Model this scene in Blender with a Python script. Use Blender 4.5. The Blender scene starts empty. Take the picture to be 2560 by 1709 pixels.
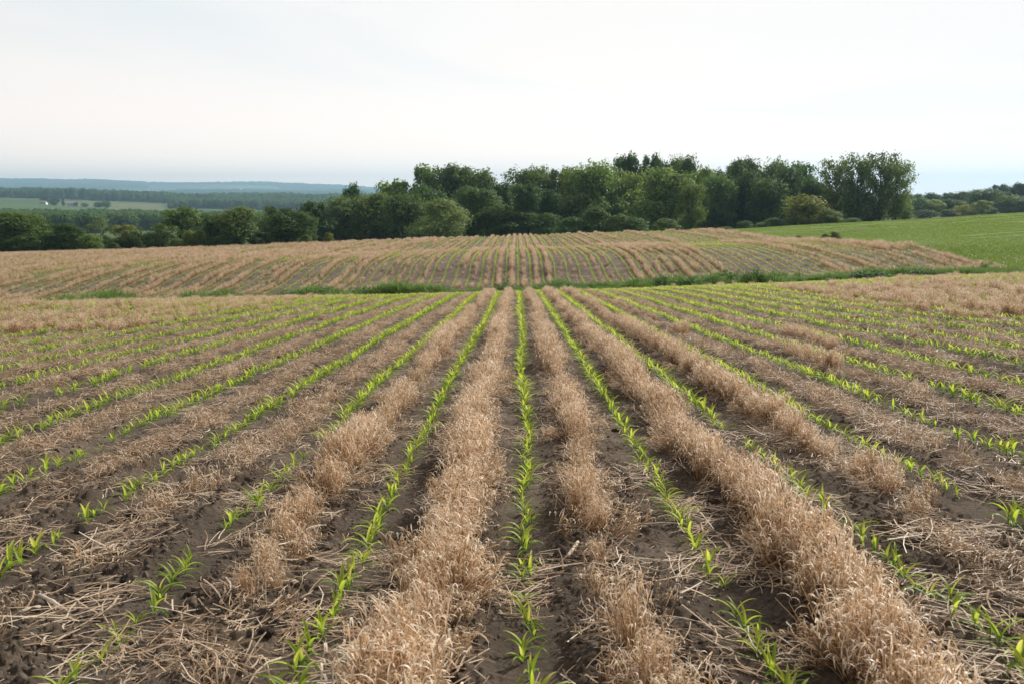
import bpy, math, random
import numpy as np

# ------------------------------------------------------------------ camera, sky, sun, exposure
SC = bpy.context.scene
COL = SC.collection
EYE = 1.33                                   # height of the lens over the soil at its foot
FPX, UC, VC, UV = 2489.0, 1280.0, 854.5, 1292.0   # focal length / centre / row vanishing column of the 2560 px photograph
PITCH = math.radians(8.33)
cd = bpy.data.cameras.new('camera'); cam = bpy.data.objects.new('camera', cd); COL.objects.link(cam)
cam.location = (0, 0, EYE); cam.rotation_euler = (math.pi / 2 - PITCH, 0, 0)
cd.sensor_width = 36; cd.lens = 35; cd.shift_x = -(UV - UC) / 2560; cd.clip_end = 60000; cd.clip_start = 0.05
cd.dof.use_dof = True; cd.dof.focus_distance = 9.0; cd.dof.aperture_fstop = 8.0
SC.camera = cam
SUN_EL, SUN_AZ = math.radians(34), math.radians(46)     # azimuth clockwise from straight ahead: sun ahead and to the right
ld = bpy.data.lights.new('sun', 'SUN'); sun = bpy.data.objects.new('sun', ld); COL.objects.link(sun)
ld.energy = 5.0; ld.angle = math.radians(2.5); ld.color = (1, .95, .86)
sun.rotation_euler = (math.pi / 2 - SUN_EL, 0, math.pi - SUN_AZ); sun.location = (30, 30, 60)
W = bpy.data.worlds.new('World'); SC.world = W; W.use_nodes = True
nt = W.node_tree; N = nt.nodes; LK = nt.links; N.clear()
wo = N.new('ShaderNodeOutputWorld'); bg = N.new('ShaderNodeBackground'); bg.inputs[1].default_value = .1
sky = N.new('ShaderNodeTexSky'); sky.sky_type = 'NISHITA'; sky.sun_disc = False
sky.sun_elevation = SUN_EL; sky.sun_rotation = SUN_AZ; sky.air_density = 1; sky.dust_density = 2.0
tc = N.new('ShaderNodeTexCoord'); mp = N.new('ShaderNodeMapping'); mp.inputs['Scale'].default_value = (1.1, .5, 6.5); mp.inputs['Location'].default_value = (.35, 0, .2)
nz = N.new('ShaderNodeTexNoise'); nz.inputs['Scale'].default_value = 1.3; nz.inputs['Detail'].default_value = 4; nz.inputs['Distortion'].default_value = .5
rp = N.new('ShaderNodeValToRGB'); e = rp.color_ramp.elements
e[0].position = .30; e[0].color = (.86, .893, .908, 1); e[1].position = .62; e[1].color = (1.01, .962, .922, 1)
m_ = e.new(.47); m_.color = (.97, .95, .935, 1)
vm = N.new('ShaderNodeVectorMath'); vm.operation = 'SCALE'; vm.inputs['Scale'].default_value = 10.0
mx = N.new('ShaderNodeMix'); mx.data_type = 'RGBA'; mx.inputs[0].default_value = .99
LK.new(tc.outputs['Generated'], mp.inputs[0]); LK.new(mp.outputs[0], nz.inputs['Vector']); LK.new(nz.outputs[0], rp.inputs[0])
sx = N.new('ShaderNodeSeparateXYZ'); LK.new(tc.outputs['Generated'], sx.inputs[0])
def wm(op, a, b=None, c=None):
    n = N.new('ShaderNodeMath'); n.operation = op
    for i, q in enumerate((a, b, c)):
        if q is None: continue
        if isinstance(q, (int, float)): n.inputs[i].default_value = q
        else: LK.new(q, n.inputs[i])
    return n.outputs[0]
front = wm('MAXIMUM', wm('MULTIPLY_ADD', sx.outputs['Y'], .52, .525), .34)
horizon = wm('MULTIPLY_ADD', wm('POWER', 2.71828, wm('MULTIPLY', wm('MAXIMUM', sx.outputs['Z'], 0.), -18.)), .66, 1.0)
hw = N.new('ShaderNodeMix'); hw.data_type = 'RGBA'; LK.new(wm('SUBTRACT', horizon, 1.0), hw.inputs[0]); hw.inputs[6].default_value = (1, 1, 1, 1); hw.inputs[7].default_value = (2.75, 2.1, 1.62, 1)
mw = N.new('ShaderNodeMix'); mw.data_type = 'RGBA'; mw.blend_type = 'MULTIPLY'; mw.inputs[0].default_value = 1; LK.new(rp.outputs[0], mw.inputs[6]); LK.new(hw.outputs[2], mw.inputs[7])
LK.new(wm('MULTIPLY', front, 10.), vm.inputs['Scale'])
LK.new(mw.outputs[2], vm.inputs[0]); LK.new(sky.outputs[0], mx.inputs[6]); LK.new(vm.outputs[0], mx.inputs[7])
LK.new(mx.outputs[2], bg.inputs[0]); LK.new(bg.outputs[0], wo.inputs[0])
SC.view_settings.view_transform = 'Standard'; SC.view_settings.look = 'None'; SC.view_settings.exposure = 0; SC.view_settings.gamma = 1
SC.render.engine = 'CYCLES'
SC.cycles.max_bounces = 6; SC.cycles.diffuse_bounces = 3; SC.cycles.transmission_bounces = 4; SC.cycles.transparent_max_bounces = 6
SC.cycles.volume_bounces = 0; SC.cycles.use_denoising = True

# ------------------------------------------------------------------ small helpers
rng = np.random.default_rng(7)
random.seed(7)

def tag(o, label=None, cat=None, group=None, kind=None):
    for k, v in (('label', label), ('category', cat), ('group', group), ('kind', kind)):
        if v: o[k] = v
    return o

def new_mesh(name, verts, faces, mat=None, attrs=None, smooth=True):
    """verts (n,3); faces: array (m,4)/(m,3) or list of such arrays."""
    me = bpy.data.meshes.new(name)
    fs = faces if isinstance(faces, list) else [faces]
    fs = [np.asarray(f, dtype=np.int32) for f in fs if len(f)]
    verts = np.asarray(verts, dtype=np.float32)
    me.vertices.add(len(verts)); me.vertices.foreach_set('co', verts.ravel())
    nl = sum(f.size for f in fs); npl = sum(len(f) for f in fs)
    me.loops.add(nl); me.polygons.add(npl)
    me.loops.foreach_set('vertex_index', np.concatenate([f.ravel() for f in fs]))
    tot = np.concatenate([np.full(len(f), f.shape[1], np.int32) for f in fs])
    st = np.concatenate([[0], np.cumsum(tot)[:-1]]).astype(np.int32)
    me.polygons.foreach_set('loop_start', st); me.polygons.foreach_set('loop_total', tot)
    if smooth: me.polygons.foreach_set('use_smooth', np.ones(npl, bool))
    for k, a in (attrs or {}).items():
        at = me.attributes.new(k, 'FLOAT', 'POINT'); at.data.foreach_set('value', np.asarray(a, np.float32).ravel())
    me.update(calc_edges=True); me.validate()
    if mat: me.materials.append(mat)
    return me

def link(name, me, parent=None):
    o = bpy.data.objects.new(name, me); COL.objects.link(o)
    if parent: o.parent = parent
    return o

def empty(name, loc, rz=0, sc=(1, 1, 1)):
    o = bpy.data.objects.new(name, None); COL.objects.link(o)
    o.location = loc; o.rotation_euler = (0, 0, rz); o.scale = sc; o.empty_display_size = .1
    return o

class MB:
    """collects verts / quads / tris with one float attribute per vertex"""
    def __init__(s): s.v = []; s.q = []; s.t = []; s.a = []; s.n = 0
    def add(s, v, q=None, t=None, a=0.5):
        v = np.asarray(v, float).reshape(-1, 3); s.v.append(v)
        if q is not None and len(q): s.q.append(np.asarray(q).reshape(-1, 4) + s.n)
        if t is not None and len(t): s.t.append(np.asarray(t).reshape(-1, 3) + s.n)
        s.a.append(np.broadcast_to(np.asarray(a, float), (len(v),)) if np.ndim(a) < 2 else a); s.n += len(v)
    def ribbon(s, pts, width, side, a=.5):
        pts = np.asarray(pts, float); n = len(pts); side = np.asarray(side, float)
        if side.ndim == 1: side = np.tile(side, (n, 1))
        w = np.asarray(width, float).reshape(-1, 1) * np.ones((n, 1))
        v = np.empty((2 * n, 3)); v[0::2] = pts - side * w / 2; v[1::2] = pts + side * w / 2
        i = np.arange(n - 1) * 2
        s.add(v, q=np.stack([i, i + 1, i + 3, i + 2], 1), a=a if np.ndim(a) == 0 else np.repeat(a, 2))
    def tube(s, pts, rad, k=6, a=.5, cap=True):
        pts = np.asarray(pts, float); n = len(pts); rad = np.ones(n) * rad
        d = np.gradient(pts, axis=0); d /= np.linalg.norm(d, axis=1, keepdims=True) + 1e-9
        ref = np.where(np.abs(d[:, 2:3]) > .9, np.array([[1., 0, 0]]), np.array([[0., 0, 1]]))
        x = np.cross(d, ref); x /= np.linalg.norm(x, axis=1, keepdims=True); y = np.cross(d, x)
        an = np.arange(k) / k * 2 * np.pi
        v = pts[:, None] + rad[:, None, None] * (np.cos(an)[None, :, None] * x[:, None] + np.sin(an)[None, :, None] * y[:, None])
        i = np.arange(n - 1)[:, None] * k; j = np.arange(k)[None]; j2 = (j + 1) % k
        q = np.stack([i + j, i + j2, i + k + j2, i + k + j], -1).reshape(-1, 4)
        vv = v.reshape(-1, 3); t = None
        if cap:
            vv = np.vstack([vv, pts[:1], pts[-1:]]); jj = np.arange(k)
            t = np.vstack([np.stack([(jj + 1) % k, jj, np.full(k, n * k)], 1), np.stack([(n - 1) * k + jj, (n - 1) * k + (jj + 1) % k, np.full(k, n * k + 1)], 1)])
        s.add(vv, q=q, t=t, a=a)
    def box(s, x0, x1, y0, y1, z0, z1, a=.5):
        v = [(x, y, z) for z in (z0, z1) for y in (y0, y1) for x in (x0, x1)]
        s.add(v, q=[(0, 2, 3, 1), (4, 5, 7, 6), (0, 1, 5, 4), (2, 6, 7, 3), (0, 4, 6, 2), (1, 3, 7, 5)], a=a)
    def mesh(s, name, mat, smooth=True):
        v = np.vstack(s.v); fs = []
        if s.q: fs.append(np.vstack(s.q))
        if s.t: fs.append(np.vstack(s.t))
        return new_mesh(name, v, fs, mat, {'tint': np.concatenate(s.a)}, smooth)

def _h(ix, iy, seed):
    n = (ix.astype(np.int64) * 374761393 + iy.astype(np.int64) * 668265263 + seed * 1442695041) & 0xFFFFFFFF
    n = ((n ^ (n >> 13)) * 1274126177) & 0xFFFFFFFF
    n = ((n ^ (n >> 16)) * 2246822519) & 0xFFFFFFFF
    return ((n ^ (n >> 15)) & 0xFFFFFF) / float(0x1000000)

def vnoise(x, y, seed=0):
    ix = np.floor(x); iy = np.floor(y); fx = x - ix; fy = y - iy
    fx = fx * fx * (3 - 2 * fx); fy = fy * fy * (3 - 2 * fy)
    a = _h(ix, iy, seed); b = _h(ix + 1, iy, seed); c = _h(ix, iy + 1, seed); d = _h(ix + 1, iy + 1, seed)
    return (a * (1 - fx) + b * fx) * (1 - fy) + (c * (1 - fx) + d * fx) * fy

def fbm(x, y, seed=0, octv=4):
    s = 0; am = .5
    for o in range(octv):
        s = s + am * (vnoise(x * 2 ** o + 17.3 * o, y * 2 ** o - 9.1 * o, seed + o) - .5); am *= .5
    return s

def lumps(x, y, size, seed, prob=.6):
    """rounded clods: highest of the domes whose centres lie in the neighbouring cells"""
    xs = x / size; ys = y / size; ix = np.floor(xs); iy = np.floor(ys); out = np.zeros_like(x)
    for dx in (-1, 0, 1):
        for dy in (-1, 0, 1):
            cx = ix + dx; cy = iy + dy
            r = .22 + .38 * _h(cx, cy, seed + 3) ** 1.5
            px = cx + _h(cx, cy, seed) - xs; py = cy + _h(cx, cy, seed + 1) - ys
            el = .7 + .6 * _h(cx, cy, seed + 5)
            d2 = (px * px * el + py * py / el) / (r * r)
            hgt = r * np.sqrt(np.clip(1 - d2, 0, 1)) * (_h(cx, cy, seed + 4) < prob)
            out = np.maximum(out, hgt)
    return out * size

def sstep(a, b, x):
    t = np.clip((x - a) / (b - a), 0, 1); return t * t * (3 - 2 * t)

# ------------------------------------------------------------------ terrain: one height function for the whole country
def pchip(x, y, xq):
    x = np.asarray(x, float); y = np.asarray(y, float); h = np.diff(x); d = np.diff(y) / h
    m = np.zeros_like(y); m[0] = d[0]; m[-1] = d[-1]
    w1 = 2 * h[1:] + h[:-1]; w2 = h[1:] + 2 * h[:-1]
    with np.errstate(divide='ignore', invalid='ignore'):
        mm = (w1 + w2) / (w1 / d[:-1] + w2 / d[1:])
    m[1:-1] = np.where(d[:-1] * d[1:] > 0, np.nan_to_num(mm), 0)
    i = np.clip(np.searchsorted(x, xq) - 1, 0, len(x) - 2); t = (xq - x[i]) / h[i]
    return y[i] * (2 * t**3 - 3 * t**2 + 1) + h[i] * m[i] * (t**3 - 2 * t**2 + t) + y[i + 1] * (3 * t**2 - 2 * t**3) + h[i] * m[i + 1] * (t**3 - t**2)

def near_z(c, Y):
    return -Y * (.0619 - .0165 * np.clip(c / .5, 0, 1.3) ** 1.3)

def v2z(v, Y):
    return EYE - Y * np.tan(PITCH + np.arctan((v - VC) / FPX))

def z2v(z, Y):
    return VC + FPX * np.tan(np.arctan((EYE - z) / Y) - PITCH)

FARL = [(250, 625), (320, 608), (400, 592), (600, 573), (900, 552)]
PROF = {   # surveyed sight lines: bearing column -> (distance, sight height in photograph pixels)
 -350: [(26, 778), (30, 777), (36, 781), (46, 786), (53, 785), (58, 768), (62, 756), (66, 733), (70, 717), (75, 703), (84, 687), (100, 671), (120, 657), (140, 646), (150, 648), (165, 656), (190, 658)] + FARL + [(1250, 520), (1700, 501), (2200, 488), (3000, 486), (4500, 488), (6000, 482), (8000, 458), (9500, 450), (14000, 455)],
 0: [(26, 770), (30, 768), (36, 771), (46, 776), (53, 774), (58, 759), (62, 745), (66, 722), (70, 706), (75, 692), (84, 676), (100, 660), (120, 646), (140, 636), (150, 638), (165, 646), (190, 650)] + FARL + [(1250, 522), (1700, 503), (2200, 491), (3000, 489), (4500, 490), (6000, 483), (8000, 461), (9500, 453), (14000, 458)],
 250: [(26, 771), (30, 765), (36, 763), (46, 767), (53, 765), (58, 749), (62, 735), (66, 709), (70, 692), (75, 677), (84, 663), (100, 651), (120, 638), (140, 629), (150, 631), (165, 639), (190, 643)] + FARL + [(1250, 526), (1700, 509), (2200, 498), (3000, 494), (4500, 492), (6000, 483), (8000, 463), (9500, 456.5), (14000, 460)],
 430: [(26, 772), (30, 762), (36, 757), (46, 761), (53, 758), (58, 742), (62, 727), (66, 698), (70, 680), (75, 665), (84, 652), (100, 643), (120, 632), (140, 624), (150, 626), (165, 634), (190, 638), (250, 622), (320, 605), (400, 590), (600, 574), (900, 555), (1250, 530), (1700, 516), (2200, 507), (3000, 498), (4500, 492), (6000, 484), (8000, 468), (9500, 463), (14000, 466)],
 620: [(26, 773), (30, 760), (36, 752), (46, 756), (53, 753), (58, 733), (62, 714), (66, 687), (70, 670), (75, 656), (84, 646), (100, 637), (120, 625), (140, 616), (150, 618), (165, 626), (190, 630), (250, 616), (320, 602), (400, 588), (600, 574), (900, 556), (1250, 537), (1700, 520), (2200, 507), (3000, 499), (4500, 493), (6000, 485), (8000, 469), (9500, 462), (14000, 466)],
 850: [(26, 773), (30, 757), (36, 747), (46, 750), (53, 746), (58, 724), (62, 703), (66, 675), (70, 657), (75, 648), (84, 642.5), (100, 632), (120, 618), (140, 608), (150, 609), (165, 613), (190, 616), (250, 608), (320, 598), (400, 586), (600, 572), (900, 556), (1250, 543), (1700, 522), (2200, 507), (3000, 500), (4500, 494), (6000, 489), (8000, 476), (9500, 471), (14000, 474)],
 1080: [(26, 773), (31, 753), (36, 742), (41, 741), (47, 743), (53, 740), (58, 716), (61, 698), (65, 664), (70, 647), (75, 639), (82, 634), (92, 631), (100, 626), (112, 614), (125, 605), (140, 598), (152, 600), (170, 604), (200, 606), (260, 602), (400, 583), (900, 555), (1700, 525), (3000, 502), (6000, 492), (9500, 485), (14000, 486)],
 1292: [(26, 773), (31, 752), (36, 738), (41, 735), (47, 738), (53, 735), (57, 718), (60, 702), (64, 663), (69, 643), (74, 633), (80, 627.5), (84, 626), (92, 625), (100, 620), (112, 609), (125, 600), (140, 592), (152, 594), (170, 600), (200, 603), (260, 599), (400, 580), (900, 553), (1700, 525), (3000, 503), (6000, 494), (9500, 490), (14000, 490)],
 1530: [(26, 768), (31, 748), (36, 734), (41, 729), (47, 731), (52, 728), (57, 709), (60, 693), (64, 661), (69, 639), (75, 626), (82, 620), (92, 618), (100, 612), (112, 600), (125, 591), (140, 583), (152, 585), (170, 593), (200, 597), (260, 593), (400, 576), (900, 550), (1700, 525), (3000, 503), (6000, 494), (9500, 490), (14000, 490)],
 1750: [(26, 762), (31, 740), (36, 726), (41, 721), (47, 722), (52, 717), (56, 705), (59, 693), (63, 665), (67, 645), (72, 627), (77, 618), (84, 613.5), (92, 611), (100, 606), (112, 595), (125, 586), (140, 577.5), (152, 578), (170, 586), (200, 590), (260, 586), (400, 570), (900, 547), (1700, 523), (3000, 503), (6000, 494), (9500, 490), (14000, 490)],
 2050: [(26, 752), (31, 730), (36, 717), (41, 711), (47, 710), (52, 704), (56, 694), (60, 680), (64, 659), (68, 641), (74, 624), (80, 613), (88, 605.5), (96, 602), (104, 600), (115, 590), (130, 575), (150, 562), (165, 562), (190, 568), (250, 571), (330, 560), (420, 552), (900, 535), (1700, 517), (3000, 503), (6000, 494), (9500, 490), (14000, 490)],
 2300: [(26, 744), (31, 721), (36, 707), (41, 700), (47, 698), (52, 693), (56, 685), (60, 672), (64, 648), (68, 628), (72, 614), (78, 607), (86, 600), (96, 592), (110, 580), (130, 563), (150, 549.5), (165, 549), (190, 556), (250, 558), (330, 547), (420, 540), (900, 526), (1700, 513), (3000, 503), (6000, 494), (9500, 490), (14000, 490)],
 2560: [(26, 736), (31, 712), (36, 700), (41, 693), (47, 690), (52, 686), (57, 675), (62, 655), (68, 634), (75, 613), (84, 594), (96, 576), (110, 561), (130, 545), (150, 533.5), (165, 532), (190, 538), (250, 546), (330, 540), (420, 533), (900, 522), (1700, 511), (3000, 503), (6000, 494), (9500, 490), (14000, 490)],
 2900: [(26, 725), (31, 702), (36, 690), (41, 683), (47, 680), (52, 676), (57, 665), (62, 645), (68, 624), (75, 603), (84, 584), (96, 566), (110, 551), (130, 535), (150, 523), (165, 522), (190, 528), (250, 536), (330, 532), (420, 526), (900, 518), (1700, 509), (3000, 503), (6000, 494), (9500, 490), (14000, 490)],
}
_us = sorted(PROF); _cs = np.array([(u - UV) / FPX for u in _us])
LY = np.linspace(math.log(8), math.log(14000), 900); _Y = np.exp(LY)
_tab = []
for u, c in zip(_us, _cs):
    ky = [8, 12, 16, 20, 23]; kz = [float(near_z(c, np.array(k))) for k in ky]
    for y, v in PROF[u]: ky.append(y); kz.append(float(v2z(v, y)))
    _tab.append(pchip(ky, kz, _Y))
_tab = np.array(_tab)
CG = np.linspace(-.9, .9, 361)
_g = np.array([pchip(np.concatenate([[-1.2], _cs, [1.2]]), np.concatenate([[_tab[0, j]], _tab[:, j], [_tab[-1, j]]]), CG) for j in range(len(_Y))])  # (Y, c)
_k = np.exp(-np.linspace(-2, 2, 9) ** 2); _k /= _k.sum()
_gp = np.pad(_g, ((0, 0), (4, 4)), mode='edge'); _g = sum(_k[i] * _gp[:, i:i + len(CG)] for i in range(9))

def ground(X, Y):
    X = np.asarray(X, float); Y = np.asarray(Y, float)
    Ys = np.maximum(Y, .05); c = np.clip(X / np.maximum(Ys, 3), -.9, .9)
    zn = -Y * (.0619 - .0165 * np.clip(c / .5, 0, 1.3) ** 1.3)
    fj = np.clip((np.log(np.maximum(Ys, 8)) - LY[0]) / (LY[1] - LY[0]), 0, len(LY) - 1.001); j = fj.astype(int); fj = fj - j
    fi = np.clip((c + .9) / (CG[1] - CG[0]), 0, len(CG) - 1.001); i = fi.astype(int); fi = fi - i
    zf = (_g[j, i] * (1 - fi) + _g[j, i + 1] * fi) * (1 - fj) + (_g[j + 1, i] * (1 - fi) + _g[j + 1, i + 1] * fi) * fj
    return np.where(Y < 8.01, zn, zf)

def bearing_x(u, v, Y):
    b = (VC - v) / FPX
    return Y * (u - UV) / FPX / (math.cos(PITCH) + b * math.sin(PITCH))

def spot(u, v, y0=2.0, y1=45):
    """the place on the near field one looks at in column u, height v"""
    ys = np.exp(np.linspace(math.log(y0), math.log(y1), 3000)); xs = bearing_x(u, v, ys); vv = z2v(ground(xs, ys), ys)
    i = int(np.argmax(vv <= v)); return float(xs[i]), float(ys[i])

# ------------------------------------------------------------------ the sowing plan: rows of corn, strips of dead rye between them
SP = .76
XE = 29.2                     # right-hand edge of the corn field
def row_x(k, Y):
    k = np.asarray(k, float); Y = np.asarray(Y, float)
    near = np.where(k < 0, 1 - .05 * np.exp(-(Y - 3) / 3.0), 1 - .01 * np.exp(-(Y - 3) / 3.0))
    return .06 + SP * k * near + .05 * (vnoise(Y / 4.0 + 31 * k, k * 7.7, 5) - .5) + .10 * (vnoise(Y / 21.0, k * .11, 9) - .5) * sstep(8, 20, Y)
def row_of(X, Y):
    """signed distance to the nearest row"""
    k = np.round((X - .06) / SP); d = X - row_x(k, Y)
    return d

NEAR = {   # strip right of row k: list of (from, to, standing 0-1, flattened 0-1), distances in metres
 -9: [(2, 16, .05, .5), (16, 24, .12, .5), (24, 46, .45, .3)], -8: [(2, 18, .04, .55), (18, 46, .15, .4)], -7: [(2, 10, .04, .8), (10, 46, .12, .5)],
 -6: [(2, 8, .03, .8), (8, 46, .12, .5)], -5: [(2, 9, .06, .9), (9, 46, .18, .5)], -4: [(2, 7, .10, 1.), (7, 14, .15, .8), (14, 46, .25, .4)],
 -3: [(2, 5, .10, .8), (5, 8, .16, .8), (8, 15, .22, .5), (15, 46, .25, .4)],
 -2: [(2, 3.4, .10, 1.1), (3.4, 4.5, .30, 1.1), (4.5, 5.6, .36, 1.2), (5.6, 6.9, .85, .5), (6.9, 7.5, .35, .7), (7.5, 9.0, .85, .4), (9.0, 10.4, .12, .5), (10.4, 11.2, .5, .3), (11.2, 46, .95, .2)],
 -1: [(2, 46, 1., .5)],
 0: [(2, 3.2, .32, .8), (3.2, 4.1, .15, 1.), (4.1, 5.0, .30, 1.), (5.0, 6.1, .38, .9), (6.1, 7.0, .45, .6), (7.0, 9.8, .8, .4), (9.8, 11.2, .28, .4), (11.2, 46, .95, .2)],
 1: [(2, 46, 1.1, .4)],
 2: [(2, 4.5, .10, 1.3), (4.5, 6.2, .29, 1.3), (6.2, 7.4, .4, 1.), (7.4, 16, .85, .4), (16, 46, .9, .2)],
 3: [(2, 5, .16, 1.2), (5, 7.5, .08, 1.1), (7.5, 16, .14, .6), (16, 46, .3, .3)],
 4: [(2, 8, .06, 1.), (8, 10.6, .10, .8), (10.6, 13.4, .6, .5), (13.4, 46, .22, .4)],
 5: [(2, 10, .08, .9), (10, 13, .12, .7), (13, 16, .4, .4), (16, 46, .22, .4)], 6: [(2, 46, .05, .35)], 7: [(2, 46, .10, .5)], 8: [(2, 46, .06, .4)],
 9: [(2, 18, .12, .6), (18, 46, .18, .4)], 10: [(2, 17, .12, .5), (17, 26, .55, .4), (26, 46, .2, .4)],
}
HILL = {0: .9, 1: .85, 2: .9, 3: .35, 4: .3, 5: .1, 6: .35, 7: .4, 8: .05, 9: .9, 10: .85, 11: .95, 12: .7, 13: .9, 14: .75, 15: .7, 16: .95, 17: .06, 18: .05, 19: .2, 20: .05, 21: .05, 22: .12, 23: .05,
        24: .15, 25: .9, 26: .5, 27: .1, 28: .75, 29: .3, 30: .15, 31: .3, 32: .5, 33: .3, 34: .8, 35: 1., 36: 1., 37: 1., -1: .95, -2: .9, -3: .55, -4: .6, -5: .95, -6: .04, -7: .05, -8: .65, -9: .4, -10: .6, -11: .7, -12: .15, -13: .3, -14: .9,
        -15: .85, -16: .08, -17: .9, -18: .15, -19: .12, -20: .9, -21: .85, -22: .6, -23: .2}
VERGE0, VERGE1 = 49.0, 57.0    # the grassy swale between the two parts of the field
def verge(X):
    mid = 53.2 + .9 * np.sin(X / 9.0) + .02 * X; half = 2.6 + .9 * (vnoise(X / 5.0, X * 0 + 3, 4) - .5) * 2
    return mid, half
def standing(k, Y):
    """how much rye stands in the strip right of row k at distance Y"""
    if Y < 49:
        if k in NEAR:
            s = 0
            for a, b, st, fl in NEAR[k]:
                if a <= Y < b: s = st
            return s
        if k <= -10: return .95 if Y > 17.5 + .25 * (k + 10) else .12
        if k >= 19: return .42 if Y > 25 else .5
        if k >= 11: return (.95 if 17 < Y < 33 else .25 if Y > 33 else .15)
        return .1
    base = HILL.get(k)
    n = float(vnoise(np.array(Y / 7.0 + k * 3.1), np.array(k * .37), 21))
    if base is None:
        hh = (k * 7919 % 101) / 101.; base = (.97 if hh < .56 else .06) if n > .22 else .3
    hh = (k * 7919 % 101) / 101.
    if k < -12 and Y > 74: base = (max(base, .95) if hh < .62 else .6) if float(vnoise(np.array(Y / 15.0 + k * 2.7), np.array(k * .31), 23)) > .36 else .12
    if 17 <= k <= 30 and Y > 95: base = .9 if k in (20, 21, 28) else .12
    if 8 <= k <= 16 and Y > 100: base = .85 if k in (9, 11, 14) else .25
    if k >= 33 and Y > 66: base = 1.
    return base * (.25 if n < .2 and abs(k) > 2 else 1)
def flat_straw(k, Y):
    if Y < 49 and k in NEAR:
        for a, b, st, fl in NEAR[k]:
            if a <= Y < b: return fl
    return .5

# ------------------------------------------------------------------ materials
def mat(name):
    m = bpy.data.materials.new(name); m.use_nodes = True; m.node_tree.nodes.clear(); return m, m.node_tree.nodes, m.node_tree.links
def ramp(N, stops):
    r = N.new('ShaderNodeValToRGB'); el = r.color_ramp.elements
    el[0].position, el[0].color = stops[0][0], (*stops[0][1], 1); el[1].position, el[1].color = stops[-1][0], (*stops[-1][1], 1)
    for p, c in stops[1:-1]: x = el.new(p); x.color = (*c, 1)
    return r
def noise(N, L, scale, detail=4, vec=None, rough=.6):
    n = N.new('ShaderNodeTexNoise'); n.inputs['Scale'].default_value = scale; n.inputs['Detail'].default_value = detail; n.inputs['Roughness'].default_value = rough
    if vec is not None: L.new(vec, n.inputs['Vector'])
    return n
def mixc(N, L, f, a, b, mode='MIX'):
    m = N.new('ShaderNodeMix'); m.data_type = 'RGBA'; m.blend_type = mode
    for s, v in ((0, f), (6, a), (7, b)):
        if hasattr(v, 'links') or hasattr(v, 'is_linked'): L.new(v, m.inputs[s])
        elif s == 0: m.inputs[0].default_value = v
        else: m.inputs[s].default_value = (*v, 1)
    return m.outputs[2]
def leafy(name, stops, trans=.4, rough=.55, spec=.3, tr_gain=1.6, use_obj=False, rand=.25):
    """two-sided leaf: colour by the blade's own tint and by the plant, light shining through"""
    m, N, L = mat(name)
    at = N.new('ShaderNodeAttribute'); at.attribute_name = 'tint'; oi = N.new('ShaderNodeObjectInfo')
    ma = N.new('ShaderNodeMath'); ma.operation = 'MULTIPLY_ADD'; L.new(oi.outputs['Random'], ma.inputs[0]); ma.inputs[1].default_value = rand; L.new(at.outputs['Fac'], ma.inputs[2])
    mb = N.new('ShaderNodeMath'); mb.operation = 'SUBTRACT'; L.new(ma.outputs[0], mb.inputs[0]); mb.inputs[1].default_value = rand / 2
    r = ramp(N, stops); L.new(mb.outputs[0], r.inputs[0]); col = r.outputs[0]
    if use_obj: col = mixc(N, L, 1.0, col, oi.outputs['Color'], 'MULTIPLY')
    p = N.new('ShaderNodeBsdfPrincipled'); p.inputs['Roughness'].default_value = rough; p.inputs['Specular IOR Level'].default_value = spec; L.new(col, p.inputs['Base Color'])
    t = N.new('ShaderNodeBsdfTranslucent'); g = N.new('ShaderNodeVectorMath'); g.operation = 'SCALE'; g.inputs['Scale'].default_value = tr_gain; L.new(col, g.inputs[0]); L.new(g.outputs[0], t.inputs[0])
    mx = N.new('ShaderNodeMixShader'); mx.inputs[0].default_value = trans; L.new(p.outputs[0], mx.inputs[1]); L.new(t.outputs[0], mx.inputs[2])
    o = N.new('ShaderNodeOutputMaterial'); L.new(mx.outputs[0], o.inputs[0]); return m
M_RYE = leafy('dead_rye', [(0, (.16, .085, .038)), (.30, (.48, .302, .158)), (.60, (.75, .54, .345)), (1, (.97, .87, .72))], .36, .42, .4, 1.12)
M_STRAW = leafy('straw', [(0, (.16, .10, .060)), (.4, (.42, .28, .175)), (.75, (.62, .47, .33)), (1, (.76, .65, .51))], .12, .5, .25, 1.0)
M_CORN = leafy('corn_leaf', [(0, (.060, .135, .024)), (.36, (.18, .29, .030)), (.72, (.34, .42, .042)), (1, (.52, .50, .10))], .5, .45, .35, 1.7)
M_STEM = leafy('corn_stem', [(0, (.10, .14, .05)), (1, (.20, .26, .08))], .15, .45, .4, 1.2)
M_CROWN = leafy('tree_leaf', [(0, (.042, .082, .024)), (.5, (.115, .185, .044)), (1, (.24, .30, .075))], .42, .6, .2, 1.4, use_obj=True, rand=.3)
M_GRASS = leafy('grass_blade', [(0, (.05, .11, .022)), (.5, (.11, .205, .035)), (1, (.24, .31, .085))], .35, .5, .3, 1.5)
M_MEADOW = leafy('meadow_blade', [(0, (.085, .16, .012)), (.5, (.165, .255, .018)), (1, (.26, .33, .035))], .35, .5, .25, 1.4)
M_WEED = leafy('weed_leaf', [(0, (.035, .09, .022)), (.5, (.07, .155, .036)), (1, (.16, .26, .08))], .36, .55, .3, 1.5)

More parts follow.
